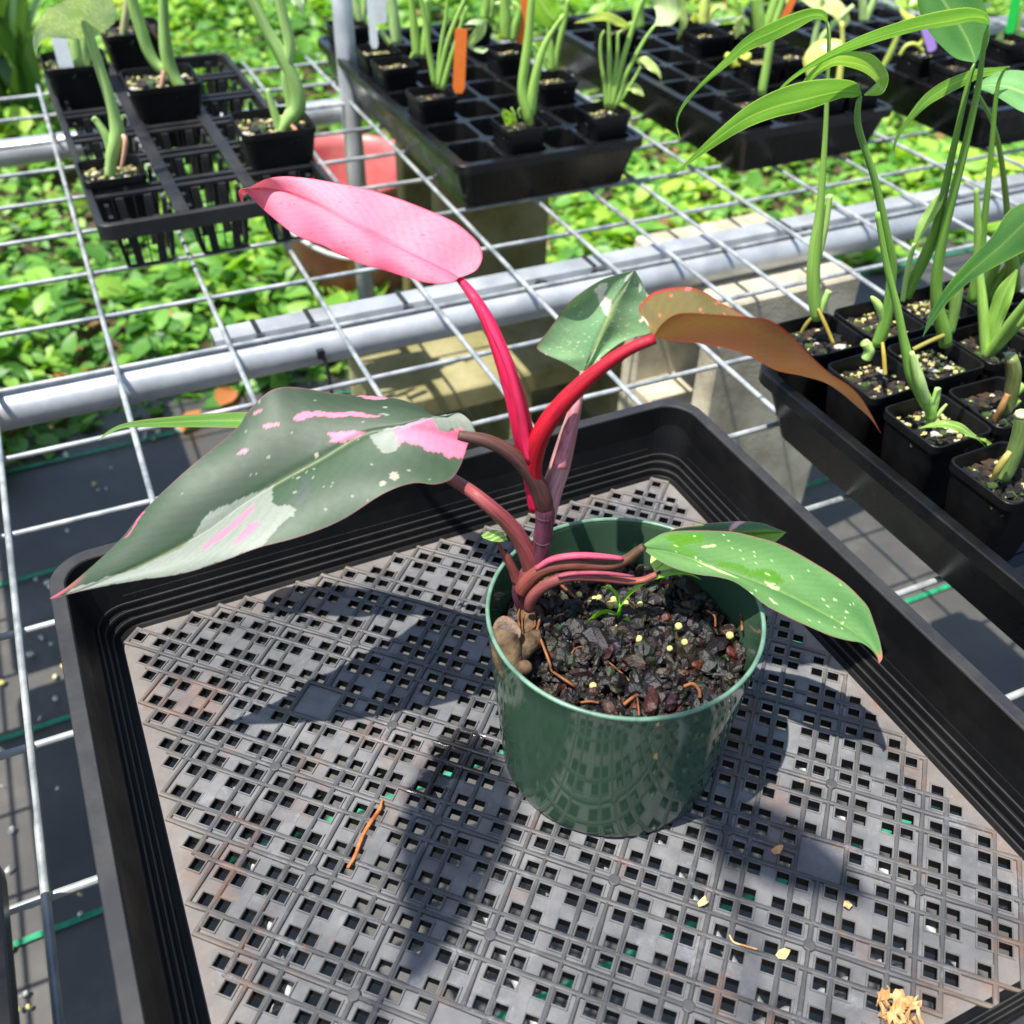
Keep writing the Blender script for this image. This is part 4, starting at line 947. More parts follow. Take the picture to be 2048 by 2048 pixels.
    def speck(x, y, u, t):
        c = green_col(F((110,150,106)), F((134,172,124)), F((186,206,128)), F((150,120,96)), 1)(x, y, u, t)
        c[inpoly(x, y, Zo([(455,190),(490,160),(520,158),(518,185),(500,215),(520,235),(538,262),(530,300),(515,320),(505,300),(480,260),(470,220)]))] = Wt
        c[inpoly(x, y, Zo([(512,228),(535,240),(532,290),(520,300)]))] = P2
        c[inpoly(x, y, Zo([(598,155),(610,125),(648,100),(640,120),(615,150)]))] = Wt; c[inpoly(x, y, Zo([(668,165),(680,160),(685,190),(672,208)]))] = Wt
        c[inpoly(x, y, Zo([(670,340),(690,328),(692,345),(675,352)]))] = Wt
        rng = np.random.default_rng(9)
        for _ in range(120):
            a, b = Zo([(rng.uniform(220, 720), rng.uniform(120, 580))])[0]; c[((x-a)/rng.uniform(.8, 2.2))**2+((y-b)/rng.uniform(.8, 1.8))**2 < 1] = np.array(F((190,206,170)))
        return c
    o = blade('leaf', mid, e1, e2, 'd', BASE, 110, 36, speck, .003, .002, 5, -.001, M['wetblade'], E); o['label'] = 'upright green leaf with a cream streak'
    # 5 right-hand green leaf reaching over the pot rim
    Zr = win(1200, 1000, 600)
    PL5 = plane3(Pz(*Zr([(262,300)])[0], .139), Pz(*Zr([(1822,1036)])[0], .106), Pz(*Zr([(1000,260)])[0], .136))
    mid = zz(Zr([(262,300),(400,328),(560,375),(750,442),(950,515),(1150,595),(1350,690),(1550,795),(1700,895),(1790,985),(1822,1036)]), [0, .001, .002, .002, .001, -.001, -.004])
    e1 = zz(Zr([(262,300),(330,255),(420,215),(560,205),(700,208),(850,220),(1000,260),(1120,295),(1250,350),(1400,435),(1550,540),(1660,640),(1720,702),(1765,800),(1805,900),(1832,1000),(1822,1036)]), [0, .001, .003, .003, .003, .002, 0, -.004])
    e2 = zz(Zr([(262,300),(330,362),(450,432),(600,482),(750,512),(850,547),(950,612),(1050,692),(1150,746),(1260,802),(1380,852),(1480,886),(1600,912),(1680,922),(1750,962),(1800,1008),(1822,1036)]), [0, .001, .003, .004, .003, .002, 0, -.004])
    def rightc(x, y, u, t):
        c = green_col(F((78,120,64)), F((104,146,84)), F((126,160,80)), F((130,94,80)), 2)(x, y, u, t)
        wet = np.array(F((80,132,34)))
        for p in ([(405,250),(450,232),(560,228),(660,235),(650,285),(560,290),(520,310),(600,345),(610,380),(520,345),(440,318),(480,280)], [(735,400),(800,408),(900,432),(960,470),(1030,458),(1100,470),(1150,510),(1180,548),(1120,548),(1040,520),(960,500),(860,455),(760,430)]):
            c[inpoly(x+1.5*np.sin(y), y+1.5*np.sin(x*.7), Zr(p))] = wet
        for p in ([(580,382),(700,430),(800,480),(880,524),(780,490),(660,430)], [(1030,520),(1100,555),(1158,592),(1100,580)], [(645,312),(730,298),(735,312),(660,322)], [(1065,640),(1100,665),(1132,692),(1095,680)]):
            c[inpoly(x, y, Zr(p))] = np.array(F((196,222,150)))
        rng = np.random.default_rng(12)
        for _ in range(90):
            a, b = Zr([(rng.uniform(480, 1700), rng.uniform(210, 860))])[0]; c[((x-a)/rng.uniform(1, 4.5))**2+((y-b-.35*(x-a))/rng.uniform(.7, 1.5))**2 < 1] = np.array(F((186,212,150)))
        tp = np.clip((u-.95)*20, 0, 1)[:, None]; return c*(1-tp)+np.array(F((206,110,96)))*tp
    o = blade('leaf', mid, e1, e2, 'p', PL5, 150, 34, rightc, .001, .0008, 6, .0008, M['wetblade'], E); o['label'] = 'light green speckled leaf reaching over the pot rim'
    # 6 dark leaf behind it with a pink patch
    mid = zz(Zr([(352,458),(420,400),(520,320),(650,262),(800,235),(950,222),(1080,212),(1202,206)]), [.122, .124, .126, .124, .12])
    e1 = zz(Zr([(352,458),(325,400),(345,320),(420,225),(500,178),(650,156),(800,141),(930,137),(1050,150),(1130,180),(1202,206)]), [.122, .124, .13, .13, .126, .12])
    e2 = zz(Zr([(352,458),(430,448),(520,425),(640,390),(800,345),(950,315),(1050,298),(1105,286),(1160,245),(1202,206)]), [.122, .12, .119, .118, .12])
    def backc(x, y, u, t):
        c = green_col(F((66,98,62)), F((86,120,70)), F((120,150,70)), F((196,120,96)), 3)(x, y, u, t)
        w = np.clip((u-.55)*3, 0, 1)[:, None]*np.clip((t+.6)*2, 0, 1)[:, None]; c = c*(1-w)+np.array(F((120,160,30)))*w
        c[u < .16] = np.array(F((186,210,110)))
        c[inpoly(x, y, Zr([(830,195),(850,155),(880,140),(935,138),(900,160),(870,185),(840,200)]))] = np.array(F((232,172,176)))
        c[inpoly(x, y, Zr([(780,218),(795,208),(800,220),(785,228)]))] = np.array(F((232,172,176))); return c
    o = blade('leaf', mid, e1, e2, 'z', None, 90, 24, backc, .002, .001, 5, .001, M['wetblade'], E); o['label'] = 'dark green leaf with a pink patch'
    # 7 thin leaf seen edge-on at the left, and the little leaf over the rim
    mid = dd(Zl([(1300,262),(1100,240),(870,218),(700,217),(500,227),(380,238),(300,266),(250,306)]), [.05, .055, .055, .05])
    e1 = dd(Zl([(1300,262),(1100,190),(900,180),(700,188),(560,200),(430,215),(340,236),(280,271),(250,306)]), [.05, .075, .075, .05])
    e2 = dd(Zl([(1300,262),(1100,262),(850,249),(700,246),(500,246),(390,246),(320,262),(270,291),(250,306)]), [.05, .045, .045, .05])
    blade('leaf', mid, e1, e2, 'd', BASE, 70, 10, green_col(F((92,142,54)), F((120,168,72)), F((150,186,90)), F((176,96,76)), 4), 0, .001, 5, 0, M['bgleaf'], E)
    Zc = win(900, 780, 500, 1858)
    mid = dd(Zc([(345,1105),(370,1095),(400,1090),(432,1108)]), [0, .004, .004]); mid = dd(Zc([(232,1080),(290,1085),(350,1090),(400,1100),(432,1112)]), [-.004, 0, .006])
    e1 = dd(Zc([(232,1080),(260,1055),(300,1040),(350,1042),(400,1070),(432,1112)]), [-.002, .012, .014, .006]); e2 = dd(Zc([(232,1080),(250,1100),(300,1120),(350,1128),(400,1125),(432,1112)]), [-.004, -.006, -.004, .006])
    def tiny(x, y, u, t):
        c = green_col(F((110,170,50)), F((140,190,70)), F((150,190,80)))(x, y, u, t); c[np.sin(22*u+6*t) > .55] = np.array(F((206,220,160))); return c
    blade('leaf', mid, e1, e2, 'd', BASE, 30, 8, tiny, 0, 0, 1, 0, M['bgleaf'], E)
philodendron()

# ------------------------------------------------------------------ little square pots and their plants
def make_soil_mesh(seed, gravel):
    rng = np.random.default_rng(seed); V, Fc, Cc = [], [], []
    bm = bmesh.new(); bmesh.ops.create_icosphere(bm, subdivisions=1, radius=1); bv = np.array([q.co[:] for q in bm.verts]); bf = np.array([[q.index for q in p.verts] for p in bm.faces]); bm.free()
    o = 0
    for k in range(170):
        x, y = rng.uniform(-.94, .94, 2); g = rng.random() < gravel
        s = rng.uniform(.05, .10) if g else rng.uniform(.05, .2)
        col = np.array(F((206,196,128)) if g else ((.014,.012,.010) if rng.random() < .65 else (.06,.036,.02)))*rng.uniform(.7, 1.2)
        if rng.random() < .06: col = np.array(F((214,206,190)))
        if rng.random() < .12 and not g: col = np.array((.05,.10,.02))
        v = bv*rng.uniform(.6, 1.2, 3)*(1+.15*rng.normal(size=(len(bv), 1)))*s+np.array([x, y, rng.uniform(-.06, .08)+(.05 if g else 0)])
        V.append(v); Fc.append(bf+o); Cc.append(np.tile(col, (len(v), 1))); o += len(v)
    V.append(np.array([(-1, -1, -.04), (1, -1, -.04), (1, 1, -.04), (-1, 1, -.04)])); Cc.append(np.tile((.014,.012,.010), (4, 1)))
    return mesh('soil', np.vstack(V), [tuple(q) for q in np.vstack(Fc)]+[(o, o+1, o+2, o+3)], False, np.vstack(Cc))
SOILS = [make_soil_mesh(21, .12), make_soil_mesh(22, .35), make_soil_mesh(23, .55)]
_pots = {}
def pot_mesh(ht, hb, h):
    if (ht, hb, h) not in _pots:
        r = ht*.26
        pr = [(hb-.004, .0004, r*.7), (hb, .002, r*.8), (ht-.0012, h-.007, r), (ht, h-.0065, r), (ht, h-.0005, r), (ht-.0004, h, r), (ht-.0012, h, r*.97), (ht-.0016, h-.001, r*.95), (hb+(ht-hb)*.6-.001, h*.6, r*.85)]
        v, f = loft([rring(a, a, q, z, n=5) for a, z, q in pr], close_first=True); _pots[ht, hb, h] = mesh('square_pot', v, f, False)
    return _pots[ht, hb, h]
def square_pot(x, y, z, label, group, ht=.0275, hb=.019, h=.072, soil=0, depth_=.012):
    o = link('square_pot', pot_mesh(ht, hb, h), M['pot']); o.location = (x, y, z); o.rotation_euler.z = random.uniform(-.03, .03)
    tag(o, label, 'pot', group)
    s = link('soil', SOILS[soil], M['mix'], o); k = (hb+(ht-hb)*(1-depth_/h))-.0022; s.scale = (k, k, k*.8); s.location = (0, 0, h-depth_)
    return np.array([x, y, z+h-depth_])
G1, G2, G3 = F((122,162,66)), F((154,192,94)), F((176,208,122))
DG1, DG2 = F((92,144,60)), F((122,172,84))
def plant(name, at, label, cat='plant', group=None): return empty(name, at, label, cat, group)
def stalk(E, ref, pts, W_, c1=G1, c2=G2, off=0., name='petiole', n=9, res=22):
    k = W_[1]; P = [(a, b, w*k)+tuple(r) for (a, b, w, *r) in W_[0](pts)]
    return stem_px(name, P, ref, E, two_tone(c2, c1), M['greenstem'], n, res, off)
def leafw(E, ref, pts, W_, off=0., tilt=.0006, c=None, mat='bgleaf', N=44, Mh=7, bulge=0., wav=.002, seed=0):
    k = W_[1]; P = [(a, b, w1*k, w2*k)+tuple(r) for (a, b, w1, w2, *r) in W_[0](pts)]
    m_, a_, b_ = with_mid(P, off, tilt)
    return blade('leaf', m_, a_, b_, 'd', ref, N, Mh, c or green_col(DG1, DG2, G3, G3, seed), bulge, wav, 5, 0, M[mat], E)
WT = (win(1348, 0, 700), 700/1932); WU = (win(1648, 550, 400, 1092), 400/1092); WV = (win(1448, 500, 600), 600/1932)
WL = (win(0, 0, 700), 700/1932); WM = (win(650, 0, 400), 400/1932); WN = (win(950, 50, 400), 400/1932); WR = (win(1100, 0, 400), 400/1932); WS = (win(1400, 0, 400, 1092), 400/1092); WX = (win(1700, 0, 348, 1092), 348/1092); W0 = (win(0, 0, 400, 1092), 400/1092)

def near_right():
    cols = [.497, .556, .615, .674]; rows = [.098, .033, -.033, -.099, -.165]
    rn = ['back row', 'second row', 'third row', 'fourth row', 'fifth row']; cn = ['next to the mesh tray', 'second from the mesh tray', 'third from the mesh tray', 'fourth from the mesh tray']
    at = {}
    for j, y in enumerate(rows):
        for i, x in enumerate(cols):
            p = np.array([x, y, .08])-CAM; q = p @ AX.T
            if 1024+FPX*q[0]/q[2] > 2110 or 1024-FPX*q[1]/q[2] > 1500: continue
            at[i, j] = square_pot(x+random.uniform(-.001, .001), y+random.uniform(-.001, .001), .0042, 'small square pot in the solid tray, %s, %s' % (rn[j], cn[i]), 'small square pots in the solid tray', soil=(i+j) % 3)
    gp = 'green climbing plants in the solid tray'
    # pot next to the mesh tray, back row
    r = at[0, 0]; E = plant('climber', r, 'tall single-leaf green climber, its narrow leaf curling over the tray of cream seedlings', 'plant', gp)
    stalk(E, r, [(790,1760,62),(775,1660,70),(770,1500,76),(785,1330,68),(805,1180,52),(822,950,36),(838,700,28),(848,430,25),(856,220,23),(852,150,20),(840,112,14)], WT, G1, G2, res=40)
    stalk(E, r, [(800,1420,34),(830,1280,38),(852,1150,34),(862,1075,30)], WT, G2, G3, name='sheath')
    stalk(E, r, [(812,1720,34),(832,1660,38),(855,1605,36)], WT, G2, G3, name='stub')
    stalk(E, r, [(795,1705,20,-.004),(830,1780,22,-.010),(860,1850,22,-.014),(885,1905,18,-.018)], WT, F((120,110,40)), F((160,140,60)), name='aerial_root')
    stalk(E, r, [(775,1740,20),(730,1790,22),(700,1840,18)], WT, F((110,110,40)), F((140,130,60)), name='aerial_root')
    leafw(E, r, [(846,128,4,4,0),(825,90,20,30,-.004),(760,85,26,40,-.012),(650,125,44,46,-.02),(540,178,46,50,-.025),(440,222,42,40,-.03),(370,270,30,30,-.03),(290,345,18,22,-.03),(200,425,12,14,-.03),(110,510,9,9,-.03),(40,600,7,7,-.03),(15,680,5,5,-.03),(38,775,1,1,-.03)], WT, 0, .0004, seed=1)
    # second row, next to the mesh tray
    r = at[0, 1]; E = plant('climber', r, 'green climber with cut stub and a long leaf hanging toward the wire mesh', 'plant', gp)
    stalk(E, r, [(1120,1905,66),(1150,1830,72),(1180,1720,62),(1195,1600,56),(1205,1450,52),(1175,1300,48),(1140,1130,44),(1105,980,40),(1060,840,38),(1022,720,38),(1012,640,36),(1020,560,32),(1030,530,20)], WT, F((76,120,50)), G1, res=44)
    stalk(E, r, [(1060,1980,56),(1080,1930,60),(1050,1890,52)], WT, G2, G3, name='stub'); stalk(E, r, [(1150,1890,18,-.004),(1158,1960,24,-.01),(1165,2070,24,-.016)], WT, F((130,116,40)), F((170,150,60)), name='aerial_root')
    stalk(E, r, [(1150,1760,30),(1130,1690,46),(1100,1650,30),(1088,1636,10)], WT, G2, G3, name='bud')
    leafw(E, r, [(1035,520,4,4),(1000,505,34,50,-.004),(920,505,36,70,-.01),(820,525,50,90,-.018),(700,555,60,100,-.024),(560,590,56,84,-.03),(430,640,50,62,-.034),(320,705,40,42,-.038),(200,795,26,26,-.04),(100,880,12,14,-.042),(0,965,2,2,-.044)], WT, 0, .0005, seed=2, Mh=9)
    leafw(E, r, [(1050,525,4,4),(1120,490,26,40,.004),(1130,440,20,60,.008),(1060,372,30,80,.008),(960,345,24,60,.004),(880,345,20,30,0),(800,388,18,26,-.006),(730,455,12,18,-.01),(672,548,1,1,-.014)], WT, 0, .0006, green_col(G1, G2, G3, G3, 3), Mh=9)
    # third row, next to the mesh tray
    r = at[0, 2]; E = plant('climber', r, 'pale green climber with a split stem base and a small drooping leaf', 'plant', gp)
    stalk(E, r, [(580,790,60),(585,750,64),(560,700,74),(520,620,78),(480,540,72),(455,440,58),(430,330,46),(405,200,42),(370,60,38),(345,-40,36),(315,-200,32),(290,-340,28)], WU, F((104,150,56)), F((146,190,86)), res=44)
    stalk(E, r, [(560,690,44,-.004),(530,600,60,-.006),(500,500,50,-.006),(478,420,26,-.006)], WU, F((150,186,96)), F((190,214,140)), name='sheath')
    stalk(E, r, [(600,730,40),(612,670,44),(622,620,36)], WU, G2, G3, name='stub'); stalk(E, r, [(600,790,24),(640,740,22),(670,705,14)], WU, G2, G3, name='stub')
    leafw(E, r, [(520,838,2,2,-.012),(580,822,12,10,-.016),(660,812,20,22,-.02),(740,830,22,26,-.022),(800,868,14,16,-.022),(850,900,6,6,-.02),(900,970,4,4,-.02),(945,1070,3,3,-.02)], WU, 0, .0004, green_col(G1, G2, G3, G3, 5))
    leafw(E, r, [(845,890,3,3,-.02),(890,910,12,10,-.02),(918,950,10,14,-.02),(915,990,2,2,-.02)], WU, 0, .0004, green_col(F((130,170,40)), G2, G3, G3, 5), N=16, Mh=4)
    # fourth row
    if (0, 3) in at:
        r = at[0, 3]; E = plant('climber', r, 'thick jointed green stem with brown aerial root in the fourth row pot', 'plant', gp)
        stalk(E, r, [(970,1110,80),(1000,1060,86),(1035,980,90),(1060,900,84),(1075,820,80),(1082,765,74)], WU, F((86,104,58)), F((124,150,80))); stalk(E, r, [(930,1110,34,-.01),(950,1060,40,-.012),(990,1000,40,-.012),(1015,965,30,-.01)], WU, F((140,132,60)), F((170,156,84)), name='aerial_root')
        stalk(E, r, [(1082,765,80),(1084,752,78)], WU, F((190,196,140)), F((206,210,160)), name='cut_end', res=4)
    # second row, second pot
    r = at[1, 1]; E = plant('climber', r, 'tallest green climber, two parallel stalks holding a large upright leaf and a long narrow one', 'plant', gp)
    stalk(E, r, [(1500,1905,70),(1490,1830,80),(1460,1720,74),(1448,1600,64),(1460,1450,58),(1490,1290,52),(1530,1120,48),(1570,960,46),(1610,800,42),(1650,620,38),(1680,480,34),(1700,330,28),(1722,190,24),(1735,140,14)], WT, F((80,122,48)), G1, res=50)
    stalk(E, r, [(1285,1640,50,.012),(1330,1530,62,.012),(1385,1420,66,.010),(1440,1290,60,.008),(1480,1120,48,.006),(1525,900,40,.005),(1570,700,34,.004),(1610,520,30,.004),(1645,390,26,.004),(1660,350,14,.004)], WT, F((84,126,48)), G1, res=44)
    stalk(E, r, [(1262,1660,28,.01),(1285,1520,30,.01),(1310,1400,28,.01),(1328,1345,24,.01)], WT, G2, G3)
    leafw(E, r, [(1328,1350,6,6,.01),(1360,1270,26,26,.01),(1410,1190,34,30,.008),(1460,1110,28,24,.006),(1498,1040,2,2,.004)], WT, 0, .0006, green_col(G2, G3, F((180,206,120)), G3, 2), N=24)
    stalk(E, r, [(1530,1830,40),(1550,1700,60),(1560,1600,70),(1575,1540,50)], WT, F((110,140,70)), G2, name='stub')
    stalk(E, r, [(1490,1850,24,-.006),(1400,1890,26,-.012),(1320,1930,26,-.016)], WT, F((110,104,44)), F((140,132,60)), name='aerial_root')
    leafw(E, r, [(1664,345,4,4,.004),(1650,290,96,84,.012),(1610,200,140,150,.025),(1550,100,160,180,.04),(1490,10,150,170,.055),(1430,-90,110,120,.07),(1370,-190,60,60,.08),(1320,-290,2,2,.09)], WT, 0, .0004, green_col(F((86,140,74)), F((110,164,92)), G3, None, 6), Mh=12)
    leafw(E, r, [(1738,130,4,4),(1715,100,30,30,-.004),(1640,95,22,54,-.012),(1520,118,24,66,-.02),(1380,142,20,60,-.026),(1220,180,22,50,-.03),(1080,222,22,42,-.034),(940,275,18,32,-.036),(820,330,14,22,-.038),(720,385,11,13,-.04),(630,450,8,9,-.04),(550,527,1,1,-.04)], WT, 0, .0006, seed=7, Mh=9)
    # back row, second pot
    if (1, 0) in at:
        r = at[1, 0]; E = plant('climber', r, 'slim green climber with an arching leaf whose tip curls down like a hook', 'plant', gp)
        stalk(E, r, [(1640,1660,60),(1670,1580,72),(1690,1450,60),(1705,1300,42),(1730,1060,34),(1755,800,28),(1775,560,24),(1800,430,18),(1840,370,10)], WT, F((84,128,48)), G1, res=40)
        stalk(E, r, [(1665,1500,40),(1678,1330,44),(1675,1180,38),(1668,1040,24)], WT, G1, G2, name='sheath')
        leafw(E, r, [(1853,366,2,2),(1780,385,20,14,-.002),(1680,405,28,26,-.008),(1580,445,34,34,-.012),(1480,495,36,36,-.016),(1390,560,26,30,-.018),(1310,650,14,20,-.02),(1250,730,10,12,-.02),(1215,810,7,7,-.02),(1226,876,1,1,-.02)], WT, 0, .0006, seed=8)
    if (2, 0) in at:
        r = at[2, 0]; E = plant('climber', r, 'dark jointed climber holding a broad glossy leaf out past the tray end', 'plant', gp)
        stalk(E, r, [(1880,1600,70),(1870,1480,76),(1860,1400,70),(1850,1280,40),(1810,900,30),(1760,680,24),(1700,560,20),(1662,482,12)], WT, F((110,124,56)), G1, res=30)
        leafw(E, r, [(1658,480,4,4),(1740,470,50,40,-.01),(1840,480,96,80,-.02),(1950,520,120,100,-.03),(2080,580,110,90,-.04),(2220,660,60,50,-.05),(2340,740,2,2,-.055)], WT, 0, .0004, green_col(F((104,154,92)), F((128,176,112)), G3, None, 9), Mh=10)
    if (1, 2) in at:
        r = at[1, 2]; E = plant('climber', r, 'woody stemmed climber with a long glossy leaf slanting down between the pots', 'plant', gp)
        stalk(E, r, [(970,770,70),(1010,690,76),(1030,600,80),(1035,520,84),(1020,450,70)], WU, F((84,70,50)), F((120,140,70))); stalk(E, r, [(930,800,34,-.008),(970,720,38,-.01),(1005,650,34,-.008)], WU, F((130,96,56)), F((160,120,70)), name='aerial_root')
        stalk(E, r, [(1000,690,34),(1050,640,46),(1092,600,44)], WU, G1, G2, name='stub'); stalk(E, r, [(985,760,26),(1030,710,40),(1070,680,30)], WU, G1, G2, name='stub')
        leafw(E, r, [(2150,1000,6,6,.0),(2060,1120,60,50,-.004),(1932,1235,130,110,-.01),(1800,1360,90,70,-.018),(1650,1490,46,56,-.026),(1520,1620,26,36,-.032),(1430,1750,18,22,-.036),(1373,1860,1,1,-.04)], WT, -.01, .0004, green_col(F((92,150,78)), F((120,176,104)), G3, G3, 10), Mh=10)
    for (i, j), lab in (((2, 1), 'bushy green climber in the second row pot, third from the mesh tray'), ((2, 2), 'low green shoot in the third row pot, third from the mesh tray'), ((3, 0), 'green shoot in the last back row pot of the solid tray'), ((1, 3), 'green shoot in the fourth row pot, second from the mesh tray'), ((3, 1), 'green shoot in the second row pot, fourth from the mesh tray')):
        if (i, j) not in at: continue
        r = at[i, j]; E = plant('climber', r, lab, 'plant', gp); rng = np.random.default_rng(i*7+j)
        for q in range(3):
            a = rng.uniform(0, 6.28); P = [r+np.array([0, 0, -.004])]+[r+np.array([math.cos(a)*.012*t, math.sin(a)*.012*t, .03*t]) for t in (1, 2, 2.6)]
            child('petiole', tube('petiole', P, [.004, .0042, .0032, .002], 8, 14, two_tone(G2, G1)), M['greenstem'], E)
        q = (r-CAM) @ AX.T; sx, sy = 1024+FPX*q[0]/q[2], 1024-FPX*q[1]/q[2]
        leafw(E, r, [(sx, sy, 2, 2), (sx+14, sy-60, 14, 14), (sx+34, sy-120, 18, 18), (sx+60, sy-170, 2, 2)], (lambda p: p, 1.), 0, .0004, green_col(G1, G2, G3, G3, i))
near_right()

def tag_stick(label, col, px0, px1, wpx, ref, off=0., W_=None, thick=.0008):
    a, b = (Pd(*W_[0]([q])[0], ref, off) for q in (px0, px1)); w = wpx*W_[1]/2/FPX*depth(a); d = b-a; L = np.linalg.norm(d); d /= L
    s = np.cross(d, HF); s /= np.linalg.norm(s); n = np.cross(s, d)
    bm = bmesh.new(); pr = [(0, w*.55), (L*.08, w), (L*.97, w), (L, w*.8)]; vs = []
    for l, ww in pr:
        vs.append([bm.verts.new(a+d*l+s*sx*ww+n*sn*thick/2) for sx, sn in ((-1, -1), (1, -1), (1, 1), (-1, 1))])
    for r0, r1 in zip(vs, vs[1:]):
        for k in range(4): bm.faces.new([r0[k], r0[(k+1) % 4], r1[(k+1) % 4], r1[k]])
    bm.faces.new(vs[0][::-1]); bm.faces.new(vs[-1]); bmesh.ops.recalc_face_normals(bm, faces=bm.faces)
    return tag(link('plant_tag', bm_mesh('plant_tag', bm), M['tag_'+col]), label, 'plant tag')
cream = green_col(F((206,214,140)), F((150,182,92)), F((214,222,160)), None, 2)
def cell_pots():
    P = [((1054.6,232), snap2, 'pot with two thick stalks near the end of its cell tray'), ((1206.7,201), snap2, 'pot with five thin stalks at the corner of its cell tray'), ((1122,126.6), snap2, 'pot in the cell tray behind the thick-stalked plant'),
         ((890,167.7), snap2, 'pot holding the taller orange tag'), ((815.6,107.7), snap2, 'pot right behind the one with the taller orange tag'), ((753.5,89), snap2, 'pot holding the pale grey tag'), ((716,33), snap2, 'pot in the far corner of the cell tray next to the post'), ((1018.5,76.6), snap2, 'pot holding the shorter orange tag and yellow-green sprouts'), ((968.8,31), snap2, 'pot in the far row of the cell tray with orange tags'),
         ((1282,53.8), snap3, 'pot under a marbled leaf in the cream seedling tray'), ((1410.5,43.5), snap3, 'far pot of the cream seedling tray with a pale sprout'), ((1499,113.6), snap3, 'pot with a cluster of yellow sprouts in the cream seedling tray'), ((1521,172), snap3, 'pot with one slanting stalk in the cream seedling tray'), ((1627,91.6), snap3, 'pot with crossing stalks in the middle of the cream seedling tray'), ((1671,157.5), snap3, 'pot with a yellow leaf in the cream seedling tray'), ((1759,176), snap3, 'pot at the corner of the cream seedling tray'), ((1521,40), snap3, 'pot with a bunch of green stalks in the cream seedling tray'), ((1722,44), snap3, 'pot topped with white gravel in the cream seedling tray'),
         ((1885,105), snap4, 'pot holding the purple tag'), ((1818,80), snap4, 'pot beside the one with the purple tag'), ((2028,67), snap4, 'pot holding the green tag')]
    out = []; used = set()
    for k, (q, sn, lab) in enumerate(P):
        p = Pz(*q, .083); x, y = sn(p[0], p[1])
        while (round(x, 3), round(y, 3)) in used: y += (.553-.022)/8
        used.add((round(x, 3), round(y, 3)))
        out.append(square_pot(x, y, -.0036, 'small black square '+lab, 'small square pots in the cell trays', .0262, .0185, .080 if k != 12 else .076, soil=k % 3))
    return out
CP = cell_pots()
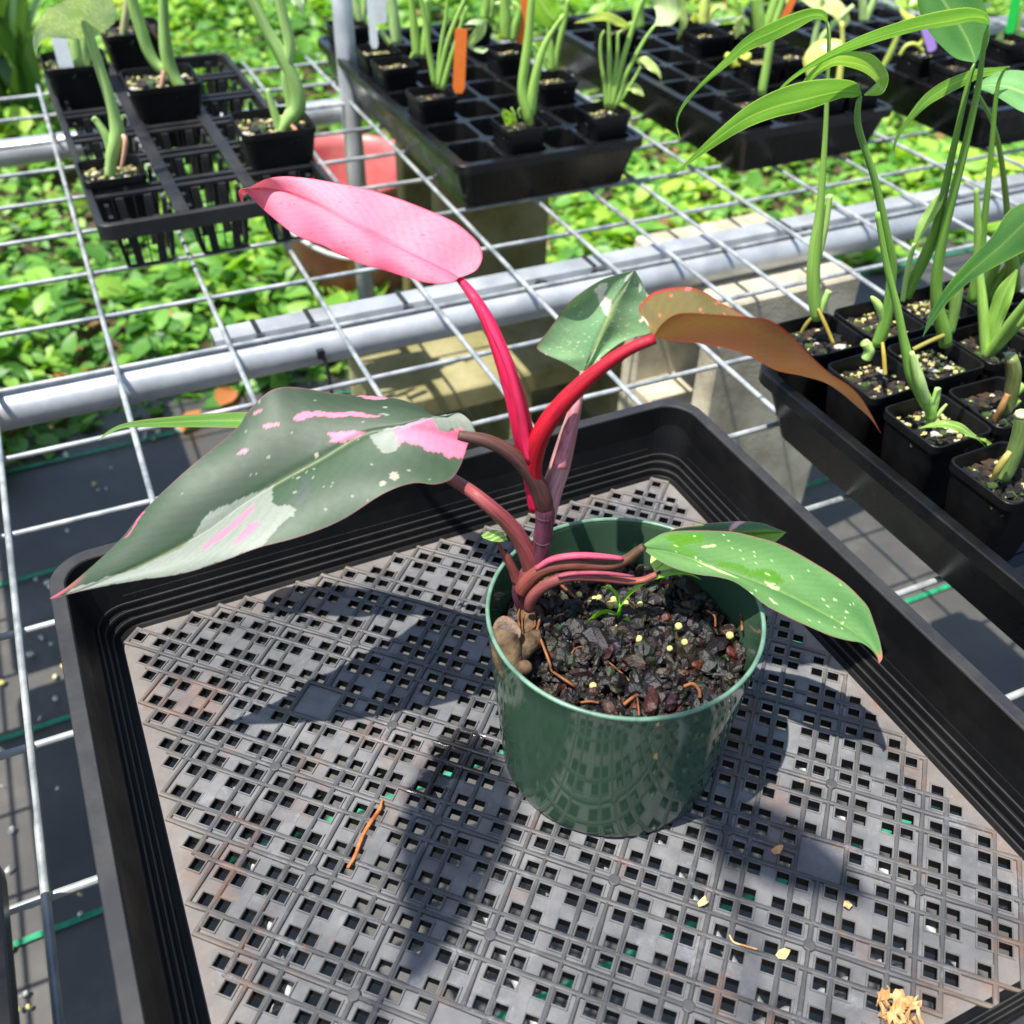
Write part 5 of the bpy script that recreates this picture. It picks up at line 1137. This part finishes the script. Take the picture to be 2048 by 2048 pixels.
def bg_plants():
    g = 'seedlings in the cell trays'
    V1, V2 = F((150,182,110)), F((176,200,130))
    def many(i, lab, W_, stalks, leaves=(), c1=G1, c2=G2):
        r = CP[i]; E = plant('seedling_plant', r, lab, 'plant', g)
        for s in stalks: stalk(E, r, s, W_, c1, c2, res=16, n=8)
        for pts, c in leaves: leafw(E, r, pts, W_, 0, .0005, c, N=30, Mh=6)
        return E
    many(0, 'green seedling with two thick stalks near the end of its cell tray', WN, [[(525,960,84),(500,820,110),(470,700,110),(460,560,96),(490,330,92),(520,100,86),(540,-150,80),(550,-330,60)], [(545,860,80),(545,720,110),(570,560,100),(620,350,80),(680,180,64),(760,40,46),(860,-100,40)]],
         [([(880,-120,6,6),(800,-40,60,60,.01),(720,-100,140,120,.02),(640,-220,120,130,.03),(560,-330,2,2,.04)], green_col(F((126,176,50)), F((150,196,70)), G3))])
    many(0, 'cluster of lime green sprouts beside the thick-stalked seedling', WN, [[(400,950,20),(380,860,24),(350,800,20)], [(440,900,16),(420,830,18),(460,770,12)]], [([(380,930,4,4),(340,900,40,40),(300,860,44,40),(270,810,4,4)], green_col(F((150,196,50)), F((176,212,80)), G3)), ([(390,960,4,4),(350,940,36,30),(310,930,30,30),(280,880,3,3)], green_col(F((150,196,50)), F((176,212,80)), G3))])
    many(1, 'seedling with five thin stalks and pale speckled leaves', WN, [[(1270,800,46),(1250,560,44),(1220,380,34),(1210,200,30),(1225,90,24),(1250,50,12)], [(1290,800,50),(1300,560,48),(1300,320,42),(1295,100,34),(1290,-250,30)], [(1310,800,46),(1340,560,42),(1375,300,34),(1380,100,30),(1385,60,14)], [(1320,800,50),(1370,560,56),(1430,330,54),(1500,100,50),(1570,-120,44),(1640,-300,30)], [(1330,810,40),(1400,680,44),(1440,520,46),(1540,320,40),(1640,140,34),(1740,0,26)], [(1350,790,30),(1440,680,32),(1500,580,28),(1560,480,26),(1600,400,14)]],
         [([(1385,70,6,6),(1455,20,30,40,-.004),(1380,-20,30,60,-.008),(1250,-60,20,70,-.012),(1100,-40,14,40,-.016),(960,-20,2,2,-.02)], cream), ([(1600,400,4,4),(1580,350,30,20),(1640,340,40,40,-.006),(1710,400,40,46,-.01),(1770,460,24,24,-.012),(1800,525,1,1,-.012)], cream), ([(1430,640,4,4),(1480,600,40,30),(1540,610,50,44),(1590,650,36,30),(1632,688,1,1)], cream),
          ([(1740,0,6,6),(1800,-40,60,60,.0),(1850,-130,110,90,.005),(1830,-230,120,110,.01),(1760,-330,80,70,.015),(1700,-400,2,2,.02)], green_col(F((176,200,140)), F((206,216,170)), G3))])
    many(2, 'green seedling behind the thick-stalked one with a yellow-green blade', WN, [[(740,440,70),(740,340,76),(730,200,60),(700,60,40),(690,-100,36)], [(770,430,50),(790,300,52),(830,100,56),(870,-60,50),(900,-260,40)], [(710,440,30),(680,370,34),(640,280,30),(560,180,22)]], [])
    many(3, 'bunch of slim grey-green stalks beside the taller orange tag', WM, [[(1060,820,56),(1040,700,60),(1000,480,56),(980,280,50),(940,60,44),(900,-120,40)], [(1090,850,56),(1120,680,60),(1180,420,50),(1260,200,44),(1350,0,40),(1400,-120,30)], [(1130,860,56),(1170,720,60),(1240,480,46),(1320,220,40),(1370,60,30)], [(1080,840,40),(1100,640,46),(1130,380,40),(1170,160,36),(1190,-80,30)]],
         [([(1330,240,6,6),(1420,205,20,30),(1510,230,50,44),(1490,310,56,50),(1430,380,50,44),(1400,440,30,24),(1440,470,20,20),(1520,480,30,34),(1575,480,2,2)], green_col(F((150,176,120)), F((176,196,146)), G3))])
    many(4, 'seedling with tall pale stalks behind the taller orange tag', WM, [[(890,540,90),(880,420,92),(860,240,80),(840,60,70),(820,-150,60)], [(950,540,90),(970,400,90),(990,200,80),(970,-20,70)], [(830,560,30),(860,500,34),(900,440,30)]])
    many(5, 'pale stout seedling between the grey tag and the orange one', WM, [[(690,420,100),(680,280,110),(660,120,104),(630,-40,96),(610,-180,80)], [(630,430,44),(580,360,60),(530,300,50),(500,280,20)]], [], V1, V2)
    many(6, 'cream striped seedling in the far corner pot next to the post', WM, [[(340,200,80),(320,120,86),(300,40,80),(280,-60,70)], [(370,200,50),(380,100,56),(385,-60,50)]], [([(300,40,6,6),(250,20,30,30),(200,-20,40,36),(160,-80,2,2)], cream)], V1, V2)
    many(7, 'yellow-green sprouts crowding the pot with the shorter orange tag', WM, [[(1750,370,110),(1745,240,120),(1740,100,110),(1735,-60,100)], [(1810,380,90),(1840,240,90),(1870,100,70),(1820,20,40)]], [([(1700,390,4,4),(1690,350,40,30),(1650,340,2,2)], green_col(F((190,214,50)), F((206,224,90)), G3)), ([(1790,400,4,4),(1800,370,50,40),(1860,350,2,2)], green_col(F((190,214,50)), F((206,224,90)), G3)), ([(1640,30,4,4),(1740,10,20,30),(1830,60,40,40),(1890,160,1,1)], cream)])
    many(8, 'leafy stalks in the far row of the cell tray with orange tags', WM, [[(1540,170,90),(1560,60,90),(1560,-80,80)], [(1600,170,70),(1620,40,70),(1640,-80,60)]])
    many(9, 'marbled cream seedling on the near side of its tray', WR, [[(860,260,110),(850,120,110),(880,0,90),(920,-120,80)], [(800,240,40),(770,230,50),(760,220,20)]], [([(1030,220,4,4),(1110,180,60,90),(1160,80,110,110),(1120,-40,110,130),(1040,-150,2,2)], green_col(F((176,200,140)), F((206,216,170)), G3)), ([(1090,-30,6,6),(1200,40,60,60),(1270,140,50,60),(1290,240,30,36),(1225,390,1,1)], cream)])
    many(10, 'pale sprout with one bent leaf in a far cell', WR, [[(1480,220,100),(1490,100,100),(1510,-40,90)], [(1520,220,50),(1560,120,50),(1620,60,30)]], [([(1570,100,4,4),(1620,50,20,30),(1690,70,24,40),(1735,145,1,1)], cream), ([(1420,200,30,30),(1390,160,50,40),(1350,180,2,2)], green_col(F((214,222,90)), F((230,232,130)), G3))], F((190,206,90)), F((214,222,120)))
    many(11, 'clump of bright yellow sprouts low in its pot', WS, [[(190,360,40),(170,320,44),(140,300,30)], [(230,350,36),(260,310,40),(270,290,20)]], [([(200,360,6,6),(215,330,30,30),(240,300,2,2)], green_col(F((214,222,70)), F((230,232,110)), G3)), ([(180,120,2,2),(215,100,24,24),(210,160,26,26),(195,210,2,2)], cream)], F((200,214,60)), F((220,228,100)))
    many(12, 'single slanting light green stalk with an orange tag behind it', WS, [[(338,515,44),(345,460,48),(360,380,46),(380,260,42),(400,160,40),(440,40,36),(470,-60,30)]], [])
    many(13, 'seedling with crossing stalks in mid tray', WS, [[(610,300,36),(625,220,34),(650,80,30),(670,-40,26)], [(625,290,40),(680,190,40),(750,110,34),(840,30,26)]], [([(560,0,4,4),(650,20,40,40),(730,40,50,40),(790,110,30,40),(765,175,1,1)], green_col(F((214,222,130)), F((230,234,170)), G3))], V1, V2)
    many(14, 'seedling with one broad yellow leaf', WS, [[(755,460,40),(765,380,36),(778,260,26),(775,120,22)]], [([(590,420,4,4),(600,340,40,40),(660,270,50,50),(730,240,30,40),(790,225,2,2)], green_col(F((220,222,110)), F((232,230,140)), G3))], F((200,200,90)), F((220,218,120)))
    many(15, 'brown-based slanting stalk at the tray corner', WS, [[(950,430,26),(985,390,30),(1030,310,36),(1075,210,30),(1110,120,26)]], [], F((120,130,60)), F((160,180,80)))
    many(16, 'bunch of green stalks rising from a far pot', WS, [[(330,170,70),(320,90,70),(300,-20,60)], [(360,170,60),(390,80,60),(420,-20,50)], [(240,190,20),(225,110,22),(210,0,20)]], [])
    many(17, 'pale stalks in the pot topped with white gravel', WS, [[(890,110,44),(890,40,46),(880,-60,40)], [(905,110,40),(930,50,40),(960,-20,36)]], [], V1, V2)
    many(18, 'yellow-green bent stem beside the purple tag', WX, [[(460,330,24),(440,300,26),(400,275,24),(350,290,24),(310,350,22)], [(430,290,26),(465,240,30),(460,190,26)]], [([(310,50,4,4),(350,90,20,24),(420,130,14,14),(440,150,1,1)], green_col(F((214,222,90)), F((230,232,130)), G3))], F((150,150,60)), F((190,200,90)))
    many(19, 'light green stalks beside the purple tag pot', WX, [[(330,200,30),(345,120,30),(360,20,26),(370,-60,22)]], [([(280,10,4,4),(330,20,30,30),(400,0,30,30),(450,-40,2,2)], green_col(F((150,200,60)), F((176,214,90)), G3))])
    many(20, 'low green shoot beside the green tag', WX, [[(1050,200,30),(1060,120,34),(1070,20,30)]], [([(960,180,4,4),(940,240,24,24),(930,290,30,30),(915,350,2,2)], green_col(F((150,176,120)), F((176,196,146)), G3))])
    tag_stick('tall bright orange plant tag standing in a front left cell pot of slim stalks', 'orange', (1290,900), (1315,275), 116, CP[3], -.006, WM)
    tag_stick('orange plant tag half hidden behind thick green stalks', 'orange', (1890,420), (1950,-20), 110, CP[7], 0, WM)
    tag_stick('pale grey-green plant tag leaning in the row beside the post', 'white', (480,470), (435,-60), 78, CP[5], -.01, WM)
    tag_stick('short white plant tag behind the grey one near the post', 'white', (545,230), (530,-80), 110, CP[6], .0, WM)
    tag_stick('rust orange plant tag leaning back among the cream seedlings', 'orange', (445,140), (520,-40), 40, CP[12], .03, WS)
    tag_stick('lilac purple plant tag in a cell tray pot', 'purple', (520,320), (470,150), 56, CP[18], -.004, WX)
    tag_stick('bright green plant tag in a cell tray pot', 'green', (1000,210), (1050,-40), 56, CP[20], -.004, WX)
bg_plants()

def slotted_tray_pots():
    g = 'larger square pots in the slotted tray'
    spots = [((.036,.702), -.001, .0325, .0265, .063, 2, 'small square black pot with yellow pellets on its mix, front corner of the slotted tray'),
             ((.128,.90), .012, .0430, .031, .078, 1, 'square black pot in the middle of the slotted tray'),
             ((.214,.700), .012, .0405, .030, .078, 1, 'square black pot with red-brown mix beside the pink leaf'),
             ((.128,1.12), .014, .0400, .030, .080, 0, 'square black pot at the far end of the slotted tray'),
             ((.042,1.02), .010, .0390, .029, .078, 0, 'square black pot holding the white tag in the slotted tray')]
    R = [square_pot(x, y, z, lab, g, ht, hb, h, soil=s) for (x, y), z, ht, hb, h, s, lab in spots]
    gp = 'aroids in the slotted tray'
    LG1, LG2 = F((132,168,88)), F((166,198,118))
    E = plant('young_aroid', R[0], 'young plant with one tall stalk and a pale mottled leaf, beside a cut stub', 'plant', gp)
    stalk(E, R[0], [(606,975,56),(612,920,60),(622,850,72),(640,790,84),(650,730,84),(632,640,66),(600,520,60),(560,400,56),(520,280,56),(480,160,54),(440,60,50),(420,-20,40)], WL, LG1, LG2, res=36)
    stalk(E, R[0], [(610,830,44),(590,760,46),(550,690,40),(512,648,30)], WL, LG1, LG2, name='stub')
    stalk(E, R[0], [(672,740,26,-.002),(690,770,28,-.006),(688,830,26,-.008),(672,920,20,-.008)], WL, F((190,140,110)), F((206,160,130)), name='aerial_root')
    def mottle(x, y, u, t):
        c = green_col(F((164,190,140)), F((184,204,156)), F((176,200,140)), F((110,160,76)), 3)(x, y, u, t)
        c[(np.sin(x*.9+2*np.sin(y*.5))*np.sin(y*1.1+x*.3) > .45)] = np.array(F((206,218,186))); return c
    leafw(E, R[0], [(590,-60,8,8,.0),(560,30,110,60,.0),(480,80,130,100,-.004),(380,110,110,110,-.01),(290,140,80,90,-.016),(230,190,36,50,-.02),(200,250,14,18,-.022),(200,312,1,1,-.022)], WL, 0, .0002, mottle, N=60, Mh=14)
    E = plant('young_aroid', R[1], 'young plant with two stalks joined low in a V, middle of the slotted tray', 'plant', gp)
    stalk(E, R[1], [(1020,510,60),(990,470,70),(960,420,70),(935,360,74),(915,260,72),(905,140,60),(900,0,56),(890,-150,50)], WL, F((96,140,54)), LG2, res=30)
    stalk(E, R[1], [(905,390,56),(860,350,60),(815,270,64),(775,150,66),(740,40,66),(710,-80,60)], WL, F((96,140,54)), LG2, res=30)
    stalk(E, R[1], [(905,390,26,-.006),(895,450,28,-.01),(880,530,22,-.014)], WL, F((170,124,100)), F((190,150,124)), name='aerial_root')
    stalk(E, R[1], [(880,220,20,.008),(800,120,22,.01),(740,20,18,.012)], WL, F((110,80,60)), F((130,90,70)), name='aerial_root')
    E = plant('young_aroid', R[2], 'young plant with a swollen green base and two stalks, beside the pink leaf', 'plant', gp)
    stalk(E, R[2], [(1540,750,60),(1570,700,66),(1610,640,90),(1640,600,96),(1640,520,90),(1600,400,80),(1540,280,76),(1480,180,66),(1420,60,60),(1360,-60,56)], WL, F((86,130,48)), LG2, res=36)
    stalk(E, R[2], [(1600,680,40),(1600,560,50),(1580,420,60),(1600,260,64),(1570,120,60),(1540,0,56),(1510,-100,50)], WL, LG1, LG2, res=30)
    stalk(E, R[2], [(1550,740,50),(1520,640,44),(1490,540,36),(1478,490,24)], WL, LG1, LG2, name='stub')
    stalk(E, R[2], [(1610,690,22,-.006),(1650,740,26,-.01),(1720,800,24,-.014)], WL, F((190,130,90)), F((206,150,110)), name='aerial_root')
    leafw(E, R[2], [(1560,-60,4,4),(1620,-20,30,30),(1660,30,26,26),(1670,85,1,1)], WL, 0, .0004, mottle, N=24)
    E = plant('young_aroid', R[3], 'single pale stalk with red-brown root at the far end of the slotted tray', 'plant', gp)
    stalk(E, R[3], [(680,200,40),(690,120,44),(700,40,40),(710,-60,36)], WL, F((150,150,100)), F((176,176,124)))
    E = plant('young_aroid', R[4], 'light green stalks rising behind the white tag in the slotted tray', 'plant', gp)
    stalk(E, R[4], [(440,370,80),(430,260,84),(410,140,70),(400,0,60)], WL, LG1, LG2); stalk(E, R[4], [(470,360,60),(470,240,64),(450,100,56)], WL, LG1, LG2)
    tag_stick('white written plant tag leaning under the pale mottled leaf', 'white', (380,420), (320,190), 84, R[4], -.016, WL)
slotted_tray_pots()

# ------------------------------------------------------------------ litter on the tray and on the ground
def litter():
    Zt = win(600, 1500, 400)
    P = [Pz(*q, .0035) for q in Zt([(795,480),(770,570),(690,690),(620,800),(570,920),(530,1030),(460,1140)])]
    tag(link('dry_root', tube('dry_root', P, [.0006, .0011, .0012, .0011, .0011, .001, .0009], 6, 30), M['bark']), 'long thin orange dry root lying on the lattice floor', 'root')
    Zb = win(1348, 1348, 700)
    def flake(q, lab, s, seed):
        rng = np.random.default_rng(seed); c = Pz(*Zb([q])[0], .0028); bm = bmesh.new()
        n = 7; ctr = bm.verts.new(c+np.array([0, 0, .0016])); ring = []
        for k in range(n):
            a = 6.283*k/n; rr_ = s*rng.uniform(.5, 1.1); ring.append(bm.verts.new(c+np.array([rr_*math.cos(a), rr_*math.sin(a)*.7, rng.uniform(0, .003)])))
        for k in range(n): bm.faces.new([ctr, ring[k], ring[(k+1) % n]])
        tag(link('dry_flake', bm_mesh('dry_flake', bm), M['dry']), lab, 'dry leaf')
    flake((570,975), 'pale shrivelled flower bit on the lattice right of the green pot', .004, 1); flake((955,1280), 'small curled tan husk on the lattice', .0035, 2); flake((160,1262), 'tan flake on the lattice in front of the green pot', .004, 3)
    flake((600,1550), 'cream papery scrap on the lattice beside a thin curled fibre', .004, 4)
    E = empty('dry_leaf', Pz(*Zb([(1240,1850)])[0], .002), 'crumpled lacy tan dry leaf in the front corner of the mesh tray', 'dry leaf'); rng = np.random.default_rng(8)
    c = Pz(*Zb([(1235,1850)])[0], .004)
    n = 17; V = []; H = rng.normal(size=(n, n))
    for _ in range(2): H = (H+np.roll(H, 1, 0)+np.roll(H, 1, 1)+np.roll(H, -1, 0)+np.roll(H, -1, 1))/3.2
    for i in range(n):
        for k in range(n): V.append(c+np.array([(i-n/2)*.0013+.0012*H[k, i], (k-n/2)*.0011+.0012*H[i, k], max(-.002, .0034*H[i, k]+.001)]))
    f = [(i*n+k, i*n+k+1, (i+1)*n+k+1, (i+1)*n+k) for i in range(n-1) for k in range(n-1) if math.hypot(i-n/2, k-n/2) < n*.47+1.5*H[k, i] and math.sin(.9*i+2*math.sin(.7*k))*math.sin(1.1*k+.5*i) > -.35]
    child('blade', mesh('dry_blade', V, f, False), M['dry'], E).modifiers.new('thickness', 'SOLIDIFY').thickness = .0005
    P = [Pz(*q, .0035) for q in Zb([(305,1440),(330,1480),(390,1500),(460,1520)])]; tag(link('dry_root', tube('dry_root', P, [.0005]*4, 5, 14), M['dry']), 'thin curled straw fibre on the lattice in front of the green pot', 'root')
    # pebbles on the fabric
    Za, Zc = win(0, 700, 700), win(0, 1348, 700)
    peb = Za([(370,575),(612,652),(520,740),(540,775),(800,450),(870,445),(800,480),(850,490),(980,435),(200,1270),(260,1280),(280,1300),(228,1588),(280,1620),(170,1680),(368,995),(10,1830),(350,1740),(305,1800),(300,1916),(585,765)])+Zc([(10,48),(300,12),(300,130),(215,243),(312,632),(8,618),(8,425),(66,860),(48,1078),(337,1208),(140,1270),(440,1322),(47,1524),(125,1770),(157,1835),(100,1850),(440,1215)])
    rng = np.random.default_rng(6)
    for q in peb:
        p = Pz(*q, GZ+.005); V, Fc, Cc = [], [], []; rock(V, Fc, Cc, (0, 0, 0), rng.uniform(.0028, .0058), (1, 1, 1), rng)
        o = link('pebble', mesh('pebble', np.vstack(V), np.vstack(Fc), True), M['pebble'] if rng.random() < .8 else M['pellet']); o.location = p
        tag(o, 'small pale pebble lying on the black ground fabric', 'pebble', 'pebbles on the fabric')
    for q, lab, c in (((155,190), 'orange fallen leaf at the edge of the fabric by the pipe', 1), ((310,150), 'curled orange fallen leaf by the pipe end of the ground cover', 1), ((560,95), 'brown fallen leaf caught behind the front pipe', 1), ((510,345), 'small lime green leaf fallen on the fabric by the front pipe', 0), ((40,638), 'yellow leaf sliver on the green fabric stripe', 2), ((1100,330), 'pale tan fallen leaf on the fabric in front of the pipe', 1), ((1215,305), 'second tan fallen leaf on the fabric, next to the first', 1)):
        p = Pz(*Za([q])[0], GZ+.012); col = [F((170,206,60)), F((196,124,70)), F((224,190,60))][c]
        me = leaf_cloud('fallen_leaf', np.array([p]), np.array([.06 if c != 2 else .035]), np.array([random.uniform(0, 6)]), np.array([.1]), np.array([.3]), np.array([col])); tag(link('fallen_leaf', me, M['ground_leaf']), lab, 'leaf')
litter()

# ------------------------------------------------------------------ unseen vine added above the view, leaves placed to cast two shadows on the tray
def vine():
    E = empty('added_shade_vine', (-.5, -.5, 1.9), 'added unseen green vine above the bench to shade the mesh tray', 'vine')
    def at(fx, fy, h): return np.array([fx-SUNK[0]*h, fy-SUNK[1]*h, h])
    def big(c, yaw, L, W_, tilt=.15):
        V = []; UV = []; N, m = 24, 8; d = np.array([math.cos(yaw), math.sin(yaw), -tilt]); s = np.array([-math.sin(yaw), math.cos(yaw), 0])
        for i in range(N+1):
            u = i/N; w = W_*math.sin(math.pi*min(1, u**.7*1.0))**.8*(1-.25*u)
            for t in np.linspace(-1, 1, 2*m+1): V.append(c+d*(u-.5)*L+s*t*w+np.array([0, 0, .12*abs(t)*w-.2*L*(u-.3)**2])); UV.append((u, t))
        w_ = 2*m+1; f = [(i*w_+k, i*w_+k+1, (i+1)*w_+k+1, (i+1)*w_+k) for i in range(N) for k in range(w_-1)]; UV = np.array(UV)
        child('leaf', mesh('leaf', V, f, True, green_col(DG1, DG2, G3)(UV[:, 0], UV[:, 1], UV[:, 0], UV[:, 1]), UV), M['bgleaf'], E); return V[m]
    pts = []
    for fx, fy, h, yaw, L, W_ in ((.070, -.158, 1.05, -2.1, .140, .034), (.232, -.236, 1.15, -.9, .100, .026)):
        c = at(fx, fy, h); b = big(c, yaw, L, W_); pts.append(b)
        top = c+np.array([-.25, -.12, .35])
        child('petiole', tube('petiole', [b, b+np.array([-.02, -.01, .04]), (b+top)/2+np.array([0, 0, .06]), top], [.002, .0025, .003, .003], 7, 20, two_tone(G2, G1)), M['greenstem'], E)
        pts.append(top)
    a, b = pts[1], pts[3]
    child('stem', tube('stem', [b, (a+b)/2+np.array([0, 0, .02]), a, a+np.array([-.15, -.1, .3]), np.array([-.5, -.5, 1.9])], [.004]*5, 8, 30, two_tone(G2, G1)), M['greenstem'], E)
vine()

# ------------------------------------------------------------------ strap-leaved plant in the shade beyond the bench
def strap_plant():
    c = np.array([-.10, 2.55, GZ]); E = empty('strap_plant', c, 'dark strap-leaved plant growing in the ground cover far behind the slotted tray', 'plant'); rng = np.random.default_rng(31)
    for k in range(26):
        a = rng.uniform(0, 6.28); L = rng.uniform(.5, .95); lean = rng.uniform(.15, .6); V = []; UV = []; w = rng.uniform(.014, .024)
        s = np.array([-math.sin(a), math.cos(a), 0]); b = c+np.array([rng.uniform(-.12, .12), rng.uniform(-.12, .12), 0])
        for i in range(15):
            u = i/14; p = b+np.array([math.cos(a)*lean*L*u*u*1.4, math.sin(a)*lean*L*u*u*1.4, L*u*(1-.35*u*lean*1.6)]); ww = w*(1-u**3)*(.5+.5*min(1, 4*u))
            for t in (-1, 0, 1): V.append(p+s*t*ww+np.array([0, 0, abs(t)*ww*.3])); UV.append((u, t))
        f = [(i*3+q, i*3+q+1, i*3+q+4, i*3+q+3) for i in range(14) for q in range(2)]; UV = np.array(UV)
        child('leaf', mesh('leaf', V, f, True, np.tile(np.array(F((70,104,50)))*rng.uniform(.6, 1.2), (len(V), 1)), UV), M['bgleaf'], E)
strap_plant()
